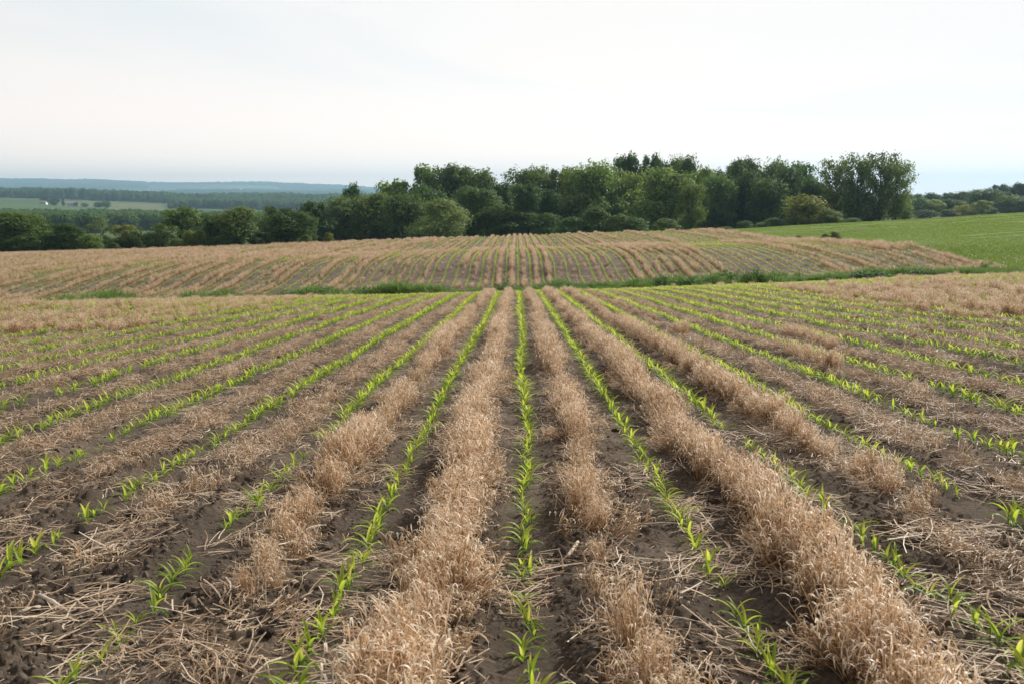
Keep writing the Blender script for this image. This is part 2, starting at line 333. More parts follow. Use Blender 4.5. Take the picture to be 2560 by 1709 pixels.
def simple(name, c0, c1, scale, rough=.9, bump=0, bscale=30):
    m, N, L = mat(name)
    tc = N.new('ShaderNodeTexCoord'); n = noise(N, L, scale, 5, tc.outputs['Object']); r = ramp(N, [(.3, c0), (.7, c1)]); L.new(n.outputs[0], r.inputs[0])
    p = N.new('ShaderNodeBsdfPrincipled'); p.inputs['Roughness'].default_value = rough; p.inputs['Specular IOR Level'].default_value = .2; L.new(r.outputs[0], p.inputs['Base Color'])
    if bump:
        b = N.new('ShaderNodeBump'); b.inputs['Strength'].default_value = bump; b.inputs['Distance'].default_value = .02; n2 = noise(N, L, bscale, 6, tc.outputs['Object']); L.new(n2.outputs[0], b.inputs['Height']); L.new(b.outputs[0], p.inputs['Normal'])
    o = N.new('ShaderNodeOutputMaterial'); L.new(p.outputs[0], o.inputs[0]); return m
M_BARK = simple('bark', (.05, .04, .03), (.11, .09, .07), 8, .95, .6, 20)
M_GREYBARK = simple('grey_bark', (.12, .10, .085), (.22, .19, .16), 8, .95, .5, 20)
M_STONE = simple('field_stone', (.17, .15, .135), (.30, .27, .24), 14, .85, .5, 60)
M_CLOD = simple('earth_clod', (.060, .046, .037), (.125, .10, .08), 12, 1, .9, 60)
M_CRUMB = simple('earth_crumb', (.10, .076, .059), (.20, .158, .124), 3, 1)
M_PALE = simple('dry_stalk', (.42, .33, .25), (.66, .57, .47), 40, .6, .2, 80)
M_WHITE = simple('white_boards', (.74, .74, .73), (.82, .82, .80), 2, .6)
M_SHINGLE = simple('grey_shingle', (.16, .15, .15), (.24, .23, .22), 4, .9)
M_GLASS = simple('dark_glass', (.03, .035, .04), (.05, .055, .06), 1, .1)

def soil_mat():
    m, N, L = mat('field_soil')
    tc = N.new('ShaderNodeTexCoord'); P = tc.outputs['Object']
    r = ramp(N, [(.29, (.066, .049, .038)), (.5, (.138, .107, .083)), (.71, (.29, .232, .184))])
    n1 = noise(N, L, 1.3, 3, P); n2 = noise(N, L, 40, 7, P, .78)
    ad = N.new('ShaderNodeMath'); ad.operation = 'MULTIPLY_ADD'; L.new(n1.outputs[0], ad.inputs[0]); ad.inputs[1].default_value = .6
    s2 = N.new('ShaderNodeMath'); s2.operation = 'MULTIPLY'; L.new(n2.outputs[0], s2.inputs[0]); s2.inputs[1].default_value = .45; L.new(s2.outputs[0], ad.inputs[2]); L.new(ad.outputs[0], r.inputs[0])
    # crumbs of chopped straw lying in the soil, and the swale's and meadow's green sod
    a1 = N.new('ShaderNodeAttribute'); a1.attribute_name = 'straw'; a2 = N.new('ShaderNodeAttribute'); a2.attribute_name = 'sod'
    n3 = noise(N, L, 9, 6, P, .75); r3 = ramp(N, [(.50, (0, 0, 0)), (.60, (1, 1, 1))]); L.new(n3.outputs[0], r3.inputs[0])
    mm = N.new('ShaderNodeMath'); mm.operation = 'MULTIPLY'; L.new(r3.outputs[0], mm.inputs[0]); L.new(a1.outputs['Fac'], mm.inputs[1])
    c1 = mixc(N, L, mm.outputs[0], r.outputs[0], (.36, .265, .185))
    n4 = noise(N, L, .8, 6, P, .7); r4 = ramp(N, [(.3, (.05, .10, .022)), (.55, (.085, .15, .028)), (.75, (.15, .16, .06))]); L.new(n4.outputs[0], r4.inputs[0])
    c2 = mixc(N, L, a2.outputs['Fac'], c1, r4.outputs[0])
    p = N.new('ShaderNodeBsdfPrincipled'); p.inputs['Roughness'].default_value = 1; p.inputs['Specular IOR Level'].default_value = .12; L.new(c2, p.inputs['Base Color'])
    b = N.new('ShaderNodeBump'); b.inputs['Strength'].default_value = .9; b.inputs['Distance'].default_value = .034
    n5 = noise(N, L, 95, 8, P, .8); L.new(n5.outputs[0], b.inputs['Height']); L.new(b.outputs[0], p.inputs['Normal'])
    o = N.new('ShaderNodeOutputMaterial'); L.new(p.outputs[0], o.inputs[0]); return m
M_SOIL = soil_mat()
def meadow_mat():
    m, N, L = mat('meadow_ground')
    tc = N.new('ShaderNodeTexCoord'); P = tc.outputs['Object']; mp = N.new('ShaderNodeMapping'); mp.inputs['Scale'].default_value = (1, .35, 1); L.new(P, mp.inputs[0])
    n1 = noise(N, L, .11, 4, mp.outputs[0]); n2 = noise(N, L, 1.2, 6, P, .7)
    r1 = ramp(N, [(.35, (.10, .16, .018)), (.55, (.155, .22, .024)), (.68, (.20, .215, .05))]); L.new(n1.outputs[0], r1.inputs[0])
    r2 = ramp(N, [(.3, (.6, .62, .6)), (.7, (1.25, 1.2, 1.1))]); L.new(n2.outputs[0], r2.inputs[0])
    m3 = N.new('ShaderNodeMapping'); m3.inputs['Rotation'].default_value = (0, 0, .25); m3.inputs['Scale'].default_value = (.03, .42, 1); L.new(P, m3.inputs[0]); n3 = noise(N, L, 1.0, 3, m3.outputs[0])
    r3 = ramp(N, [(.60, (0, 0, 0)), (.70, (.7, .7, .7))]); L.new(n3.outputs[0], r3.inputs[0]); worn = mixc(N, L, r3.outputs[0], r1.outputs[0], (.19, .16, .07))
    p = N.new('ShaderNodeBsdfPrincipled'); p.inputs['Roughness'].default_value = .9; p.inputs['Specular IOR Level'].default_value = .15; L.new(mixc(N, L, 1.0, worn, r2.outputs[0], 'MULTIPLY'), p.inputs['Base Color'])
    o = N.new('ShaderNodeOutputMaterial'); L.new(p.outputs[0], o.inputs[0]); return m
M_MGROUND = meadow_mat()
def patch_mat(name, stops, scale, stretch=(1, 1, 1), detail=3):
    m, N, L = mat(name)
    tc = N.new('ShaderNodeTexCoord'); mp = N.new('ShaderNodeMapping'); mp.inputs['Scale'].default_value = stretch; L.new(tc.outputs['Object'], mp.inputs[0])
    n = noise(N, L, scale, detail, mp.outputs[0]); r = ramp(N, stops); L.new(n.outputs[0], r.inputs[0])
    n2 = noise(N, L, scale * 40, 4, tc.outputs['Object']); r2 = ramp(N, [(.3, (.75, .75, .75)), (.7, (1.2, 1.2, 1.2))]); L.new(n2.outputs[0], r2.inputs[0])
    p = N.new('ShaderNodeBsdfPrincipled'); p.inputs['Roughness'].default_value = 1; p.inputs['Specular IOR Level'].default_value = .1; L.new(mixc(N, L, 1.0, r.outputs[0], r2.outputs[0], 'MULTIPLY'), p.inputs['Base Color'])
    o = N.new('ShaderNodeOutputMaterial'); L.new(p.outputs[0], o.inputs[0]); return m
M_VALLEY = patch_mat('valley_ground', [(.4, (.05, .085, .03)), (.5, (.07, .11, .03)), (.6, (.10, .14, .05))], .02)
M_HILLS = patch_mat('far_hills', [(.42, (.035, .06, .03)), (.50, (.04, .075, .03)), (.53, (.13, .16, .07)), (.60, (.16, .17, .10)), (.62, (.045, .075, .03))], .004, (1, .25, 1))
M_GFIELD = patch_mat('crop_green', [(.3, (.07, .125, .040)), (.7, (.095, .155, .05))], .01)
M_PFIELD = patch_mat('crop_pale', [(.3, (.115, .145, .065)), (.7, (.165, .17, .085))], .006)
M_BFIELD = patch_mat('ploughed_strip', [(.3, (.19, .125, .09)), (.7, (.25, .17, .125))], .05)

# ------------------------------------------------------------------ ground sheets
def grid(xs, ys_n):
    nr, nc = xs.shape; i = np.arange(nr - 1)[:, None] * nc + np.arange(nc - 1)[None]
    return np.stack([i, i + 1, i + nc + 1, i + nc], -1).reshape(-1, 4)

def soil_relief(X, Y):
    d = np.abs(row_of(X, Y)); mid = sstep(.06, .2, d)
    k = np.clip((42 - Y) / 10, 0, 1) * .85 + .15
    wx = X + .05 * fbm(X * 12, Y * 12, 40, 3) + .022 * fbm(X * 45, Y * 45, 41, 2); wy = Y + .05 * fbm(X * 12, Y * 12, 44, 3) + .022 * fbm(X * 45, Y * 45, 45, 2)
    patch = .35 + 1.1 * sstep(.35, .75, vnoise(X * 1.6, Y * 1.1, 61))
    z = lumps(wx, wy, .13, 70, .35) * .36 * patch + lumps(wx, wy, .055, 80, .6) * .62 * (.35 + .65 * patch) + lumps(wx, wy, .027, 86, .8) * .85 + .030 * fbm(X * 38, Y * 30, 58, 3) + .030 * fbm(X * 15, Y * 1.6, 59, 3)
    z = z * (.28 + .72 * mid) + .035 * fbm(X * 5, Y * 5, 50, 4) * (.4 + .6 * mid) + .06 * fbm(X * 1.1, Y * .9, 55, 2) + .02 * mid - .012
    return z * k

def split_faces(name, V, Q, mask, m, kind, label=None, attrs=None):
    q = Q[mask]; used = np.unique(q); re = np.full(len(V), -1, np.int64); re[used] = np.arange(len(used))
    me = new_mesh(name, V[used], re[q], m, {k: a[used] for k, a in (attrs or {}).items()})
    o = link(name, me); o['kind'] = kind
    if label: o['label'] = label
    return o

# the cultivated field: fine near the lens
ys = [1.0]
while ys[-1] < 16: ys.append(ys[-1] * 1.0027)
while ys[-1] < 40: ys.append(ys[-1] * 1.0045)
while ys[-1] < 150: ys.append(ys[-1] * 1.007)
ys = np.array(ys); cc = np.linspace(-.66, .66, 1150)
Yg = np.repeat(ys[:, None], len(cc), 1); Xg = cc[None] * (Yg + 1.4)
Zg = ground(Xg, Yg)
X1, Y1 = Xg.ravel(), Yg.ravel()
tilled = (X1 < XE - .2)
Z1 = Zg.ravel() + np.where(tilled, soil_relief(X1, Y1), .05 * fbm(X1, Y1, 3, 3))
ki = np.floor((X1 - .06) / SP).astype(int); dm = X1 - (row_x(ki, Y1) + SP / 2)
# flattened straw worked into the soil along each strip
fl = np.full(len(X1), .35)
for k, segs in NEAR.items():
    for a, b, st, f in segs:
        s = (ki == k) & (Y1 >= a) & (Y1 < b); fl[s] = min(1, .25 + .5 * f)
for k, b in HILL.items():
    s = (ki == k) & (Y1 > 56); fl[s] = .15 + .65 * b
straw = fl * (1 - sstep(.12, .22, np.abs(dm))) * (.35 + .65 * sstep(.35, .6, vnoise(X1 * 2.2, Y1 * 1.4, 77))) + .02
mid, half = verge(X1)
sod = 1 - sstep(.75, 1.15, np.abs(Y1 - mid) / half + .5 * fbm(X1 * .9, Y1 * .9, 12, 3))
sod = np.maximum(sod, sstep(140, 147, Y1))
V1 = np.stack([X1, Y1, Z1], 1); Q1 = grid(Xg, Yg); fc = V1[Q1].mean(1)
isg = (fc[:, 0] > XE) & (fc[:, 1] > 54.5)
split_faces('field', V1, Q1, ~isg, M_SOIL, 'structure', 'brown tilled soil of the corn field rolling to the wood', {'straw': straw, 'sod': sod})
split_faces('meadow', V1, Q1, isg, M_MGROUND, 'structure', 'bright green grass field rising to the right of the corn', {'straw': straw, 'sod': sod})
# the country beyond, to the far ridge
yf = np.concatenate([np.geomspace(149.2, 1000, 130), np.geomspace(1012, 10500, 180)]); cf = np.linspace(-.82, .82, 420)
Yf = np.repeat(yf[:, None], len(cf), 1); Xf = cf[None] * Yf; Zf = ground(Xf, Yf) - .02
def swell(X, Y):
    return np.clip((Y - 4500) / 3000, 0, 1) * 48 * fbm(X / 520, Y / 700, 8, 4) + np.clip((Y - 1200) / 700, 0, 1) * np.clip((4500 - Y) / 1500, 0, 1) * 16 * fbm(X / 190, Y / 260, 18, 3)
Zf = Zf + swell(Xf, Yf)
Vf = np.stack([Xf.ravel(), Yf.ravel(), Zf.ravel()], 1); Qf = grid(Xf, Yf); ff = Vf[Qf].mean(1); uf = UV + FPX * ff[:, 0] / ff[:, 1]; Yc = ff[:, 1]; vf = z2v(ff[:, 2], ff[:, 1])
f_green = (Yc > 1080) & (Yc < 1480) & (uf < 272) & (uf > -120)
f_pale = (Yc >= 1480) & (Yc < 1800) & (uf > 150) & (uf < 425) | (Yc > 1020) & (Yc < 1480) & (uf >= 272) & (uf < 420)
f_lower = (Yc > 400) & (Yc < 520) & (uf > 250) & (uf < 800)
f_brown = (Yc > 215) & (Yc < 300) & (uf > 180) & (uf < 420) | (Yc > 255) & (Yc < 335) & (uf > 2240) & (uf < 2420)
f_strip = (Yc > 1560) & (Yc < 1720) & (uf > 570) & (uf < 660)
f_hill = Yc > 4200
rest = ~(f_green | f_pale | f_lower | f_brown | f_hill | f_strip)
split_faces('valley', Vf, Qf, rest, M_VALLEY, 'structure', 'grassy and wooded valley floor beyond the corn field')
split_faces('far_green_field', Vf, Qf, f_green, M_GFIELD, 'structure', 'green crop field on the far valley side below the farm')
split_faces('far_pale_field', Vf, Qf, f_pale | f_strip, M_PFIELD, 'structure', 'pale yellow-green field under the dark forest ridge')
split_faces('lower_field', Vf, Qf, f_lower, M_GFIELD, 'structure', 'green field seen through gaps in the tree line')
split_faces('ploughed_field', Vf, Qf, f_brown, M_BFIELD, 'structure', 'brown ploughed ground beyond the field edge')
split_faces('hills', Vf, Qf, f_hill, M_HILLS, 'structure', 'blue hazy hills on the horizon')
# one rough sheet of the same country under and behind everything
gx = np.linspace(-60, 60, 61); gy = np.linspace(-40, 56, 49); GX, GY = np.meshgrid(gx, gy)
GZ = ground(GX, GY) - .30
o = link('ground', new_mesh('ground', np.stack([GX.ravel(), GY.ravel(), GZ.ravel()], 1), grid(GX, GY), M_SOIL)); o['kind'] = 'structure'; o['label'] = 'bare earth around and behind the field'

# ------------------------------------------------------------------ scattering of uncountable things
def scatter(name, protos, P, R, S, I, label, cat=None):
    P = np.asarray(P, np.float32); n = len(P); me = bpy.data.meshes.new(name); me.vertices.add(n); me.vertices.foreach_set('co', P.ravel())
    for nm, a in (('turn', R), ('size', S)):
        t = me.attributes.new(nm, 'FLOAT_VECTOR', 'POINT'); t.data.foreach_set('vector', np.asarray(a, np.float32).ravel())
    t = me.attributes.new('pick', 'INT', 'POINT'); t.data.foreach_set('value', np.asarray(I, np.int32))
    o = link(name, me); tag(o, label, cat, None, 'stuff')
    g = bpy.data.node_groups.new(name, 'GeometryNodeTree')
    g.interface.new_socket('Geometry', in_out='INPUT', socket_type='NodeSocketGeometry'); g.interface.new_socket('Geometry', in_out='OUTPUT', socket_type='NodeSocketGeometry')
    nn, ll = g.nodes, g.links; gi = nn.new('NodeGroupInput'); go = nn.new('NodeGroupOutput'); gt = nn.new('GeometryNodeGeometryToInstance')
    for p in protos:
        oi = nn.new('GeometryNodeObjectInfo'); oi.inputs['Object'].default_value = p; ll.new(oi.outputs['Geometry'], gt.inputs[0])
    ip = nn.new('GeometryNodeInstanceOnPoints'); ip.inputs['Pick Instance'].default_value = True
    def na(nm, ty):
        a = nn.new('GeometryNodeInputNamedAttribute'); a.data_type = ty; a.inputs['Name'].default_value = nm; return a.outputs['Attribute']
    er = nn.new('FunctionNodeEulerToRotation'); ll.new(na('turn', 'FLOAT_VECTOR'), er.inputs[0])
    ll.new(gi.outputs[0], ip.inputs['Points']); ll.new(gt.outputs[0], ip.inputs['Instance']); ll.new(na('pick', 'INT'), ip.inputs['Instance Index'])
    ll.new(er.outputs[0], ip.inputs['Rotation']); ll.new(na('size', 'FLOAT_VECTOR'), ip.inputs['Scale']); ll.new(ip.outputs[0], go.inputs[0])
    md = o.modifiers.new('scatter', 'NODES'); md.node_group = g
    return o
def proto(name, me): return bpy.data.objects.new(name, me)
def norm(v): v = np.asarray(v, float); return v / (np.linalg.norm(v) + 1e-9)

# ------------------------------------------------------------------ corn seedlings
def leaf_shape(mb, base, az, length, width, rise, droop, r, tint, n=8, twist=0.):
    d = np.array([math.cos(az), math.sin(az), 0]); side = np.array([-math.sin(az), math.cos(az), 0])
    t = np.linspace(0, 1, n); el = rise - droop * t ** 1.4
    st = length / (n - 1); pts = [np.array(base, float)]
    for i in range(n - 1):
        em = (el[i] + el[i + 1]) / 2; pts.append(pts[-1] + st * (math.cos(em) * d + math.sin(em) * np.array([0, 0, 1])))
    pts = np.array(pts); w = width * np.clip(np.minimum(.35 + 2.6 * t, 1.0) * (1 - t ** 2.2) + .02, .03, 1)
    up = np.stack([-np.sin(el) * d[0], -np.sin(el) * d[1], np.cos(el)], 1)
    tw = twist * t
    sd = side[None] * np.cos(tw)[:, None] + up * np.sin(tw)[:, None]
    fold = .28
    v = np.empty((3 * n, 3)); v[0::3] = pts - sd * w[:, None] / 2 + up * (w * fold)[:, None]; v[1::3] = pts; v[2::3] = pts + sd * w[:, None] / 2 + up * (w * fold)[:, None]
    i = np.arange(n - 1) * 3
    q = np.vstack([np.stack([i, i + 1, i + 4, i + 3], 1), np.stack([i + 1, i + 2, i + 5, i + 4], 1)])
    ta = np.repeat(np.clip(tint + .25 * (t - .4), 0, 1), 3); ta[1::3] += .1
    mb.add(v, q=q, a=ta)
def corn_design(seed):
    r = random.Random(seed); h = r.uniform(.035, .055); leaves = []; az0 = r.uniform(0, math.pi)
    n = r.choice([4, 5, 5, 6])
    for i in range(n):
        f = i / (n - 1); az = az0 + math.pi * i + r.uniform(-.5, .5)
        L = (.10 + .11 * math.sin(math.pi * (.25 + .6 * f))) * r.uniform(.85, 1.15)
        rise = math.radians(44 + 34 * f + r.uniform(-8, 8)); droop = math.radians(r.uniform(85, 130) * (1 - .55 * f))
        leaves.append(dict(base=(0, 0, h * (.25 + .75 * f)), az=az, length=L, width=.019 + .010 * (1 - abs(f - .6)), rise=rise, droop=droop, tint=.25 + .5 * f + r.uniform(-.1, .1), twist=r.uniform(-.5, .5)))
    return h, leaves
NV = 9
CORN = [corn_design(100 + i) for i in range(NV)]
corn_stem_me, corn_leaf_me, corn_one_me = [], [], []
def stem_into(mb, h):
    mb.tube([(0, 0, -.03), (0, 0, h * .5), (.001, 0, h), (.001, .001, h + .035)], np.array([.0042, .0040, .0036, .002]), 6, .4)
for i, (h, lv) in enumerate(CORN):
    mb = MB(); stem_into(mb, h); corn_stem_me.append(mb.mesh('corn_stem', M_STEM))
    L = []
    for d in lv:
        mb = MB(); leaf_shape(mb, r=None, **d); L.append(mb.mesh('corn_leaf', M_CORN))
    corn_leaf_me.append(L)
    mb = MB(); stem_into(mb, h)
    for d in lv: leaf_shape(mb, r=None, n=6, **d)
    corn_one_me.append(mb.mesh('corn_plant', M_CORN))
CORN_P = [proto('corn_source', m) for m in corn_one_me]

GAPS = {-2: [(4.25, 4.6), (6.55, 7.2)], -3: [(3.5, 3.9), (4.6, 4.75)], -4: [(4.9, 5.3)], 2: [(4.55, 4.75), (6.6, 7.3)], 3: [(4.7, 5.1)], 1: [(3.55, 3.7)], 5: [(9.1, 9.5)], -6: [(9, 9.5)]}
plants = []
for k in range(-62, 38):
    y = 2.4 + random.random() * .15
    while y < 50:
        y += random.choice([.09, .105, .115, .125, .14, .17]) * (1.0 if y < 6 and k < -2 else .86) + random.uniform(-.02, .02)
        if random.random() < .05: y += .14
        x = float(row_x(k, y)) + random.gauss(0, .014)
        if abs(x) > .62 * y + 1.5 or any(a < y < b for a, b in GAPS.get(k, ())): continue
        m, hf = verge(np.array(x))
        if y > float(m - hf * .75) or (k > 12 and y > 24 and random.random() < .45): continue
        plants.append((k, x, y))
pk = np.array(plants); px, py = pk[:, 1], pk[:, 2]
pz = ground(px, py) + soil_relief(px, py) - .004
uu = UV + FPX * px / (py * .96); vv = z2v(pz + .05, py)
inview = (uu > -15) & (uu < 2575) & (vv < 1735)
order = np.argsort(np.where(inview, py, 1e9))
things = set(order[:298].tolist()); detailed = set(order[:150].tolist())
def row_name(k):
    o = ['', 'first', 'second', 'third', 'fourth', 'fifth', 'sixth', 'seventh', 'eighth', 'ninth', 'tenth', 'eleventh', 'twelfth']
    return 'the middle row' if k == 0 else '%s row %s of middle row' % (o[min(abs(k), 12)], 'left' if k < 0 else 'right')
ORD = ['nearest', 'second nearest', 'third nearest', 'fourth nearest', 'fifth nearest', 'sixth nearest', 'seventh nearest', 'eighth nearest', 'ninth nearest', 'tenth nearest', 'eleventh nearest', 'twelfth nearest', 'thirteenth nearest', 'fourteenth nearest', 'fifteenth nearest', 'sixteenth nearest']
cnt = {}
for i in order[:298]:
    i = int(i); k = int(pk[i, 0]); c = cnt.get(k, 0); cnt[k] = c + 1
    rn = row_name(k); v = random.randrange(NV); s = random.choice([.46, .52, .56, .60, .63, .66, .70]) * random.uniform(.80, .98)
    if k in (0, -1, 1): s *= 1.06
    loc = (px[i], py[i], pz[i]); rz = random.uniform(0, 6.28)
    if c < len(ORD): lab = 'green corn seedling, %s in %s' % (ORD[c], rn); grp = 'corn seedlings in ' + rn
    else: lab = 'small corn seedling past the sixteen nearest in %s' % rn; grp = 'corn seedlings farther along ' + rn
    if i in detailed:
        t = empty('corn_plant', loc, rz, (s, s, s)); t.rotation_euler = (random.gauss(0, .12), random.gauss(0, .12), rz); tag(t, lab, 'corn plant', grp)
        link('stem', corn_stem_me[v], t)
        for m in corn_leaf_me[v]: link('leaf', m, t)
    else:
        t = link('corn_plant', corn_one_me[v]); t.location = loc; t.rotation_euler = (random.gauss(0, .1), random.gauss(0, .1), rz); t.scale = (s, s, s); tag(t, lab, 'corn plant', grp)
# all the corn farther off
far = np.array([i for i in range(len(plants)) if i not in things])
FP = [np.stack([px[far], py[far], pz[far]], 1)]; FS = [rng.uniform(.60, .82, len(far)) * (1 + .25 * sstep(12, 30, py[far]))]
hx, hy = [], []
for k in range(-135, 38):
    y = 56.0 + random.random()
    while y < 146:
        y += .24 if y < 90 else .34
        x = float(row_x(k, y))
        if abs(x) < .64 * y and y > float(sum(verge(np.array(x)))) - .6: hx.append(x + random.gauss(0, .02)); hy.append(y)
hx, hy = np.array(hx), np.array(hy)
FP.append(np.stack([hx, hy, ground(hx, hy) - .01], 1)); FS.append(rng.uniform(.78, 1.0, len(hx)))
FP = np.vstack(FP); FS = np.concatenate(FS); n = len(FP); z0 = np.zeros(n)
scatter('corn_rows', CORN_P, FP, np.stack([z0, z0, rng.uniform(0, 6.28, n)], 1), np.stack([FS] * 3, 1), rng.integers(0, NV, n), 'bright green rows of corn seedlings running away over the hills', 'corn')

# ------------------------------------------------------------------ dead rye
def rye_clump(seed, n=62, rad=.058, h0=.14, h1=.28, leaf=2, spread=.30):
    r = random.Random(seed); mb = MB(); cx = r.uniform(-.4, .4); cy = r.uniform(-.4, .4)
    for i in range(n):
        a = r.uniform(0, 6.28); q = rad * math.sqrt(r.random()); b = np.array([q * math.cos(a), q * math.sin(a), -.02])
        h = r.uniform(h0, h1) * (1 + .5 * (cx * b[0] + cy * b[1]) / rad); la = r.uniform(0, 6.28); le = r.uniform(.0, spread) if r.random() < .88 else r.uniform(.4, .9)
        ld_ = np.array([math.cos(la), math.sin(la), 0]) * math.sin(le) + b * 1.0 * np.array([1, 1, 0]); up = norm(ld_ + np.array([0, 0, 1]))
        bend = np.array([math.cos(la + 1), math.sin(la + 1), 0]) * r.uniform(-.05, .05)
        t = np.linspace(0, 1, 4)[:, None]; pts = b + up * h * t + bend * t ** 2
        sa = r.uniform(0, 3.14); side = np.array([math.cos(sa), math.sin(sa), 0]); ti = min(1, max(0, r.gauss(.30, .2)))
        mb.ribbon(pts, [.0036, .0032, .0028, .0022], side, np.clip(np.linspace(ti - .2, ti + .05, 4), 0, 1))  # stalk tint darkens toward its foot: shade at the base put into the colour
        for j in range(leaf if r.random() < .75 else 1):
            f = 1. if j == 0 else r.uniform(.45, .95); p0 = b + up * h * f + bend * f * f
            az = r.uniform(0, 6.28); L = r.uniform(.035, .095); w = r.uniform(.0034, .0068); d = np.array([math.cos(az), math.sin(az), 0]); sd = np.array([-math.sin(az), math.cos(az), 0])
            e0 = r.uniform(.9, 1.5); dr = r.uniform(1.9, 3.6) if r.random() < .75 else r.uniform(.3, 1.2); m = 6; pp = [p0]
            for q_ in range(m - 1):
                e = e0 - dr * ((q_ + .5) / (m - 1)) ** 1.15; pp.append(pp[-1] + L / (m - 1) * (math.cos(e) * d + math.sin(e) * np.array([0, 0, 1])))
            tj = min(1, max(0, r.gauss(.62, .28)))
            mb.ribbon(pp, np.array([.6, .9, 1, .95, .7, .15]) * w, sd, np.clip(np.linspace(tj - .15, tj + .2, m), 0, 1))
    return mb.mesh('rye_clump', M_RYE)
RYE = [proto('rye_source', rye_clump(500 + i)) for i in range(12)]
LOWRYE = [proto('stubble_source', rye_clump(540 + i, 30, .09, .05, .19, 1, .7)) for i in range(6)]
def straw_mat(seed, n=52, rad=.14):
    r = random.Random(seed); mb = MB(); main = r.uniform(0, 6.28)
    for i in range(n):
        a = r.uniform(0, 6.28); q = rad * math.sqrt(r.random()); L = r.uniform(.04, .19); az = main + r.gauss(0, .55) if r.random() < .65 else r.uniform(0, 6.28)
        ti = r.gauss(.0, .10) + (r.random() < .12) * r.uniform(.1, .5); z = .006 + .035 * r.random() ** 2
        c = np.array([q * math.cos(a), q * math.sin(a), z + abs(ti) * L * .3]); d = np.array([math.cos(az) * math.cos(ti), math.sin(az) * math.cos(ti), math.sin(ti)])
        bd = np.array([-math.sin(az), math.cos(az), 0]) * r.gauss(0, .008) + np.array([0, 0, r.uniform(-.008, .015)])
        t = np.linspace(-.5, .5, 4)[:, None]; pts = c + d * L * t - bd * (2 * t) ** 2
        rl = r.gauss(0, .5); side = np.array([-math.sin(az) * math.cos(rl), math.cos(az) * math.cos(rl), math.sin(rl)])
        mb.ribbon(pts, r.uniform(.0022, .0044), side, min(1, max(0, r.gauss(.52, .27))))
    return mb.mesh('straw_mat', M_STRAW)
STRAW = [proto('straw_source', straw_mat(600 + i)) for i in range(12)]

RP, RR, RS, RI = [], [], [], []     # standing rye
LP_, LR, LS, LI = [], [], [], []    # low stubble tufts
SPp, SR, SS, SI = [], [], [], []    # straw lying flat
HP, HR, HS, HI = [], [], [], []     # rye on the far hill
for k in range(-62, 38):
    y = 2.2
    while y < 51:
        dy = .05 if y < 9 else .065 if y < 18 else .10
        y += dy
        x0 = float(row_x(k, y) + row_x(k + 1, y)) / 2
        if abs(x0) > .62 * y + 1.6: continue
        m, hf = verge(np.array(x0))
        if y > float(m - hf * .8): continue
        st = standing(k, y); fl_ = flat_straw(k, y)
        nb = float(vnoise(np.array(y / .55 + k * 9.0), np.array(k * 1.7), 33)); wob = (float(vnoise(np.array(y / 1.3), np.array(k * 2.3), 35)) - .5) * .14
        if k in (-1, 1): wob -= .02
        for j in range(1 if y > 18 else 2):
            tall = .74 + .52 * float(vnoise(np.array(y / 1.1 + k * 5.0), np.array(k * 3.3 + 8), 37))
            if st > .27 and random.random() < st * (.30 + .75 * nb):
                x = x0 + wob + random.gauss(0, (.030 if k == 1 else .044) if y < 4.6 or y > 17 and k not in (-2, -1, 0, 1, 2) else .024)
                s = .88 * (.62 + .36 * min(1, st) + .34 * (nb - .5)) * random.uniform(.85, 1.15) * (.92 if k == 1 and y < 5.5 else 1) * (.78 if y > 21 and k < -7 else 1)
                RP.append((x, y + random.uniform(-.04, .04))); lean = random.gauss(0, .15) + (x - x0 - wob) * 2.5
                RS.append((s, s, s * tall * random.uniform(.85, 1.1))); RR.append((random.gauss(0, .15), lean, random.uniform(0, 6.28))); RI.append(random.randrange(12))
        if st > .27 and random.random() < .14 * st:      # stalks knocked over along the strip's flanks
            sd = random.choice((-1, 1)); s = random.uniform(.45, .75); x = x0 + wob + sd * random.uniform(.04, .09)
            RP.append((x, y)); RS.append((s, s, s * 1.2)); RR.append((random.gauss(0, .4), sd * random.uniform(.7, 1.3), 0)); RI.append(random.randrange(12))
        if random.random() < (.02 + .10 * min(st, .5) + .03 * fl_ if st > .27 else .05 + (1.5 if y < 7 else 2.4) * st * (.3 + nb)):
            x = x0 + wob + random.gauss(0, .085); s = random.uniform(.5, .85); LP_.append((x, y)); LS.append((s, s, s)); LR.append((random.gauss(0, .3), random.gauss(0, .3), random.uniform(0, 6.28))); LI.append(random.randrange(6))
        for _q in range(2 if y > 6.5 else 1):
          if random.random() < (.25 + .75 * fl_) * (.95 if y > 6.5 else .62) * (.15 + 1.3 * nb):
            x = x0 + wob + random.gauss(0, .075); s = random.uniform(.65, 1.05); SPp.append((x, y)); SS.append((s, s, s * random.uniform(.8, 1.8))); SR.append((random.gauss(0, .06), random.gauss(0, .06), random.uniform(0, 6.28))); SI.append(random.randrange(12))
for _ in range(260):          # odd straws blown over the bare soil
    y = 2.4 * (20 / 2.4) ** random.random(); x = random.uniform(-.6, .6) * y; s = random.uniform(.6, 1.1)
    SPp.append((x, y)); SS.append((s * 1.6, s * 1.6, s * .5)); SR.append((0, 0, random.uniform(0, 6.28))); SI.append(random.randrange(12))
def lay(P, dz=0.):
    P = np.array(P); return np.column_stack([P, ground(P[:, 0], P[:, 1]) + soil_relief(P[:, 0], P[:, 1]) + dz])
scatter('standing_rye', RYE, lay(RP, -.01), RR, RS, RI, 'tall dead tan rye standing in strips between the near corn rows', 'dead rye')
scatter('rye_stubble', LOWRYE, lay(LP_, -.005), LR, LS, LI, 'short broken rye stubble between the near corn rows', 'stubble')
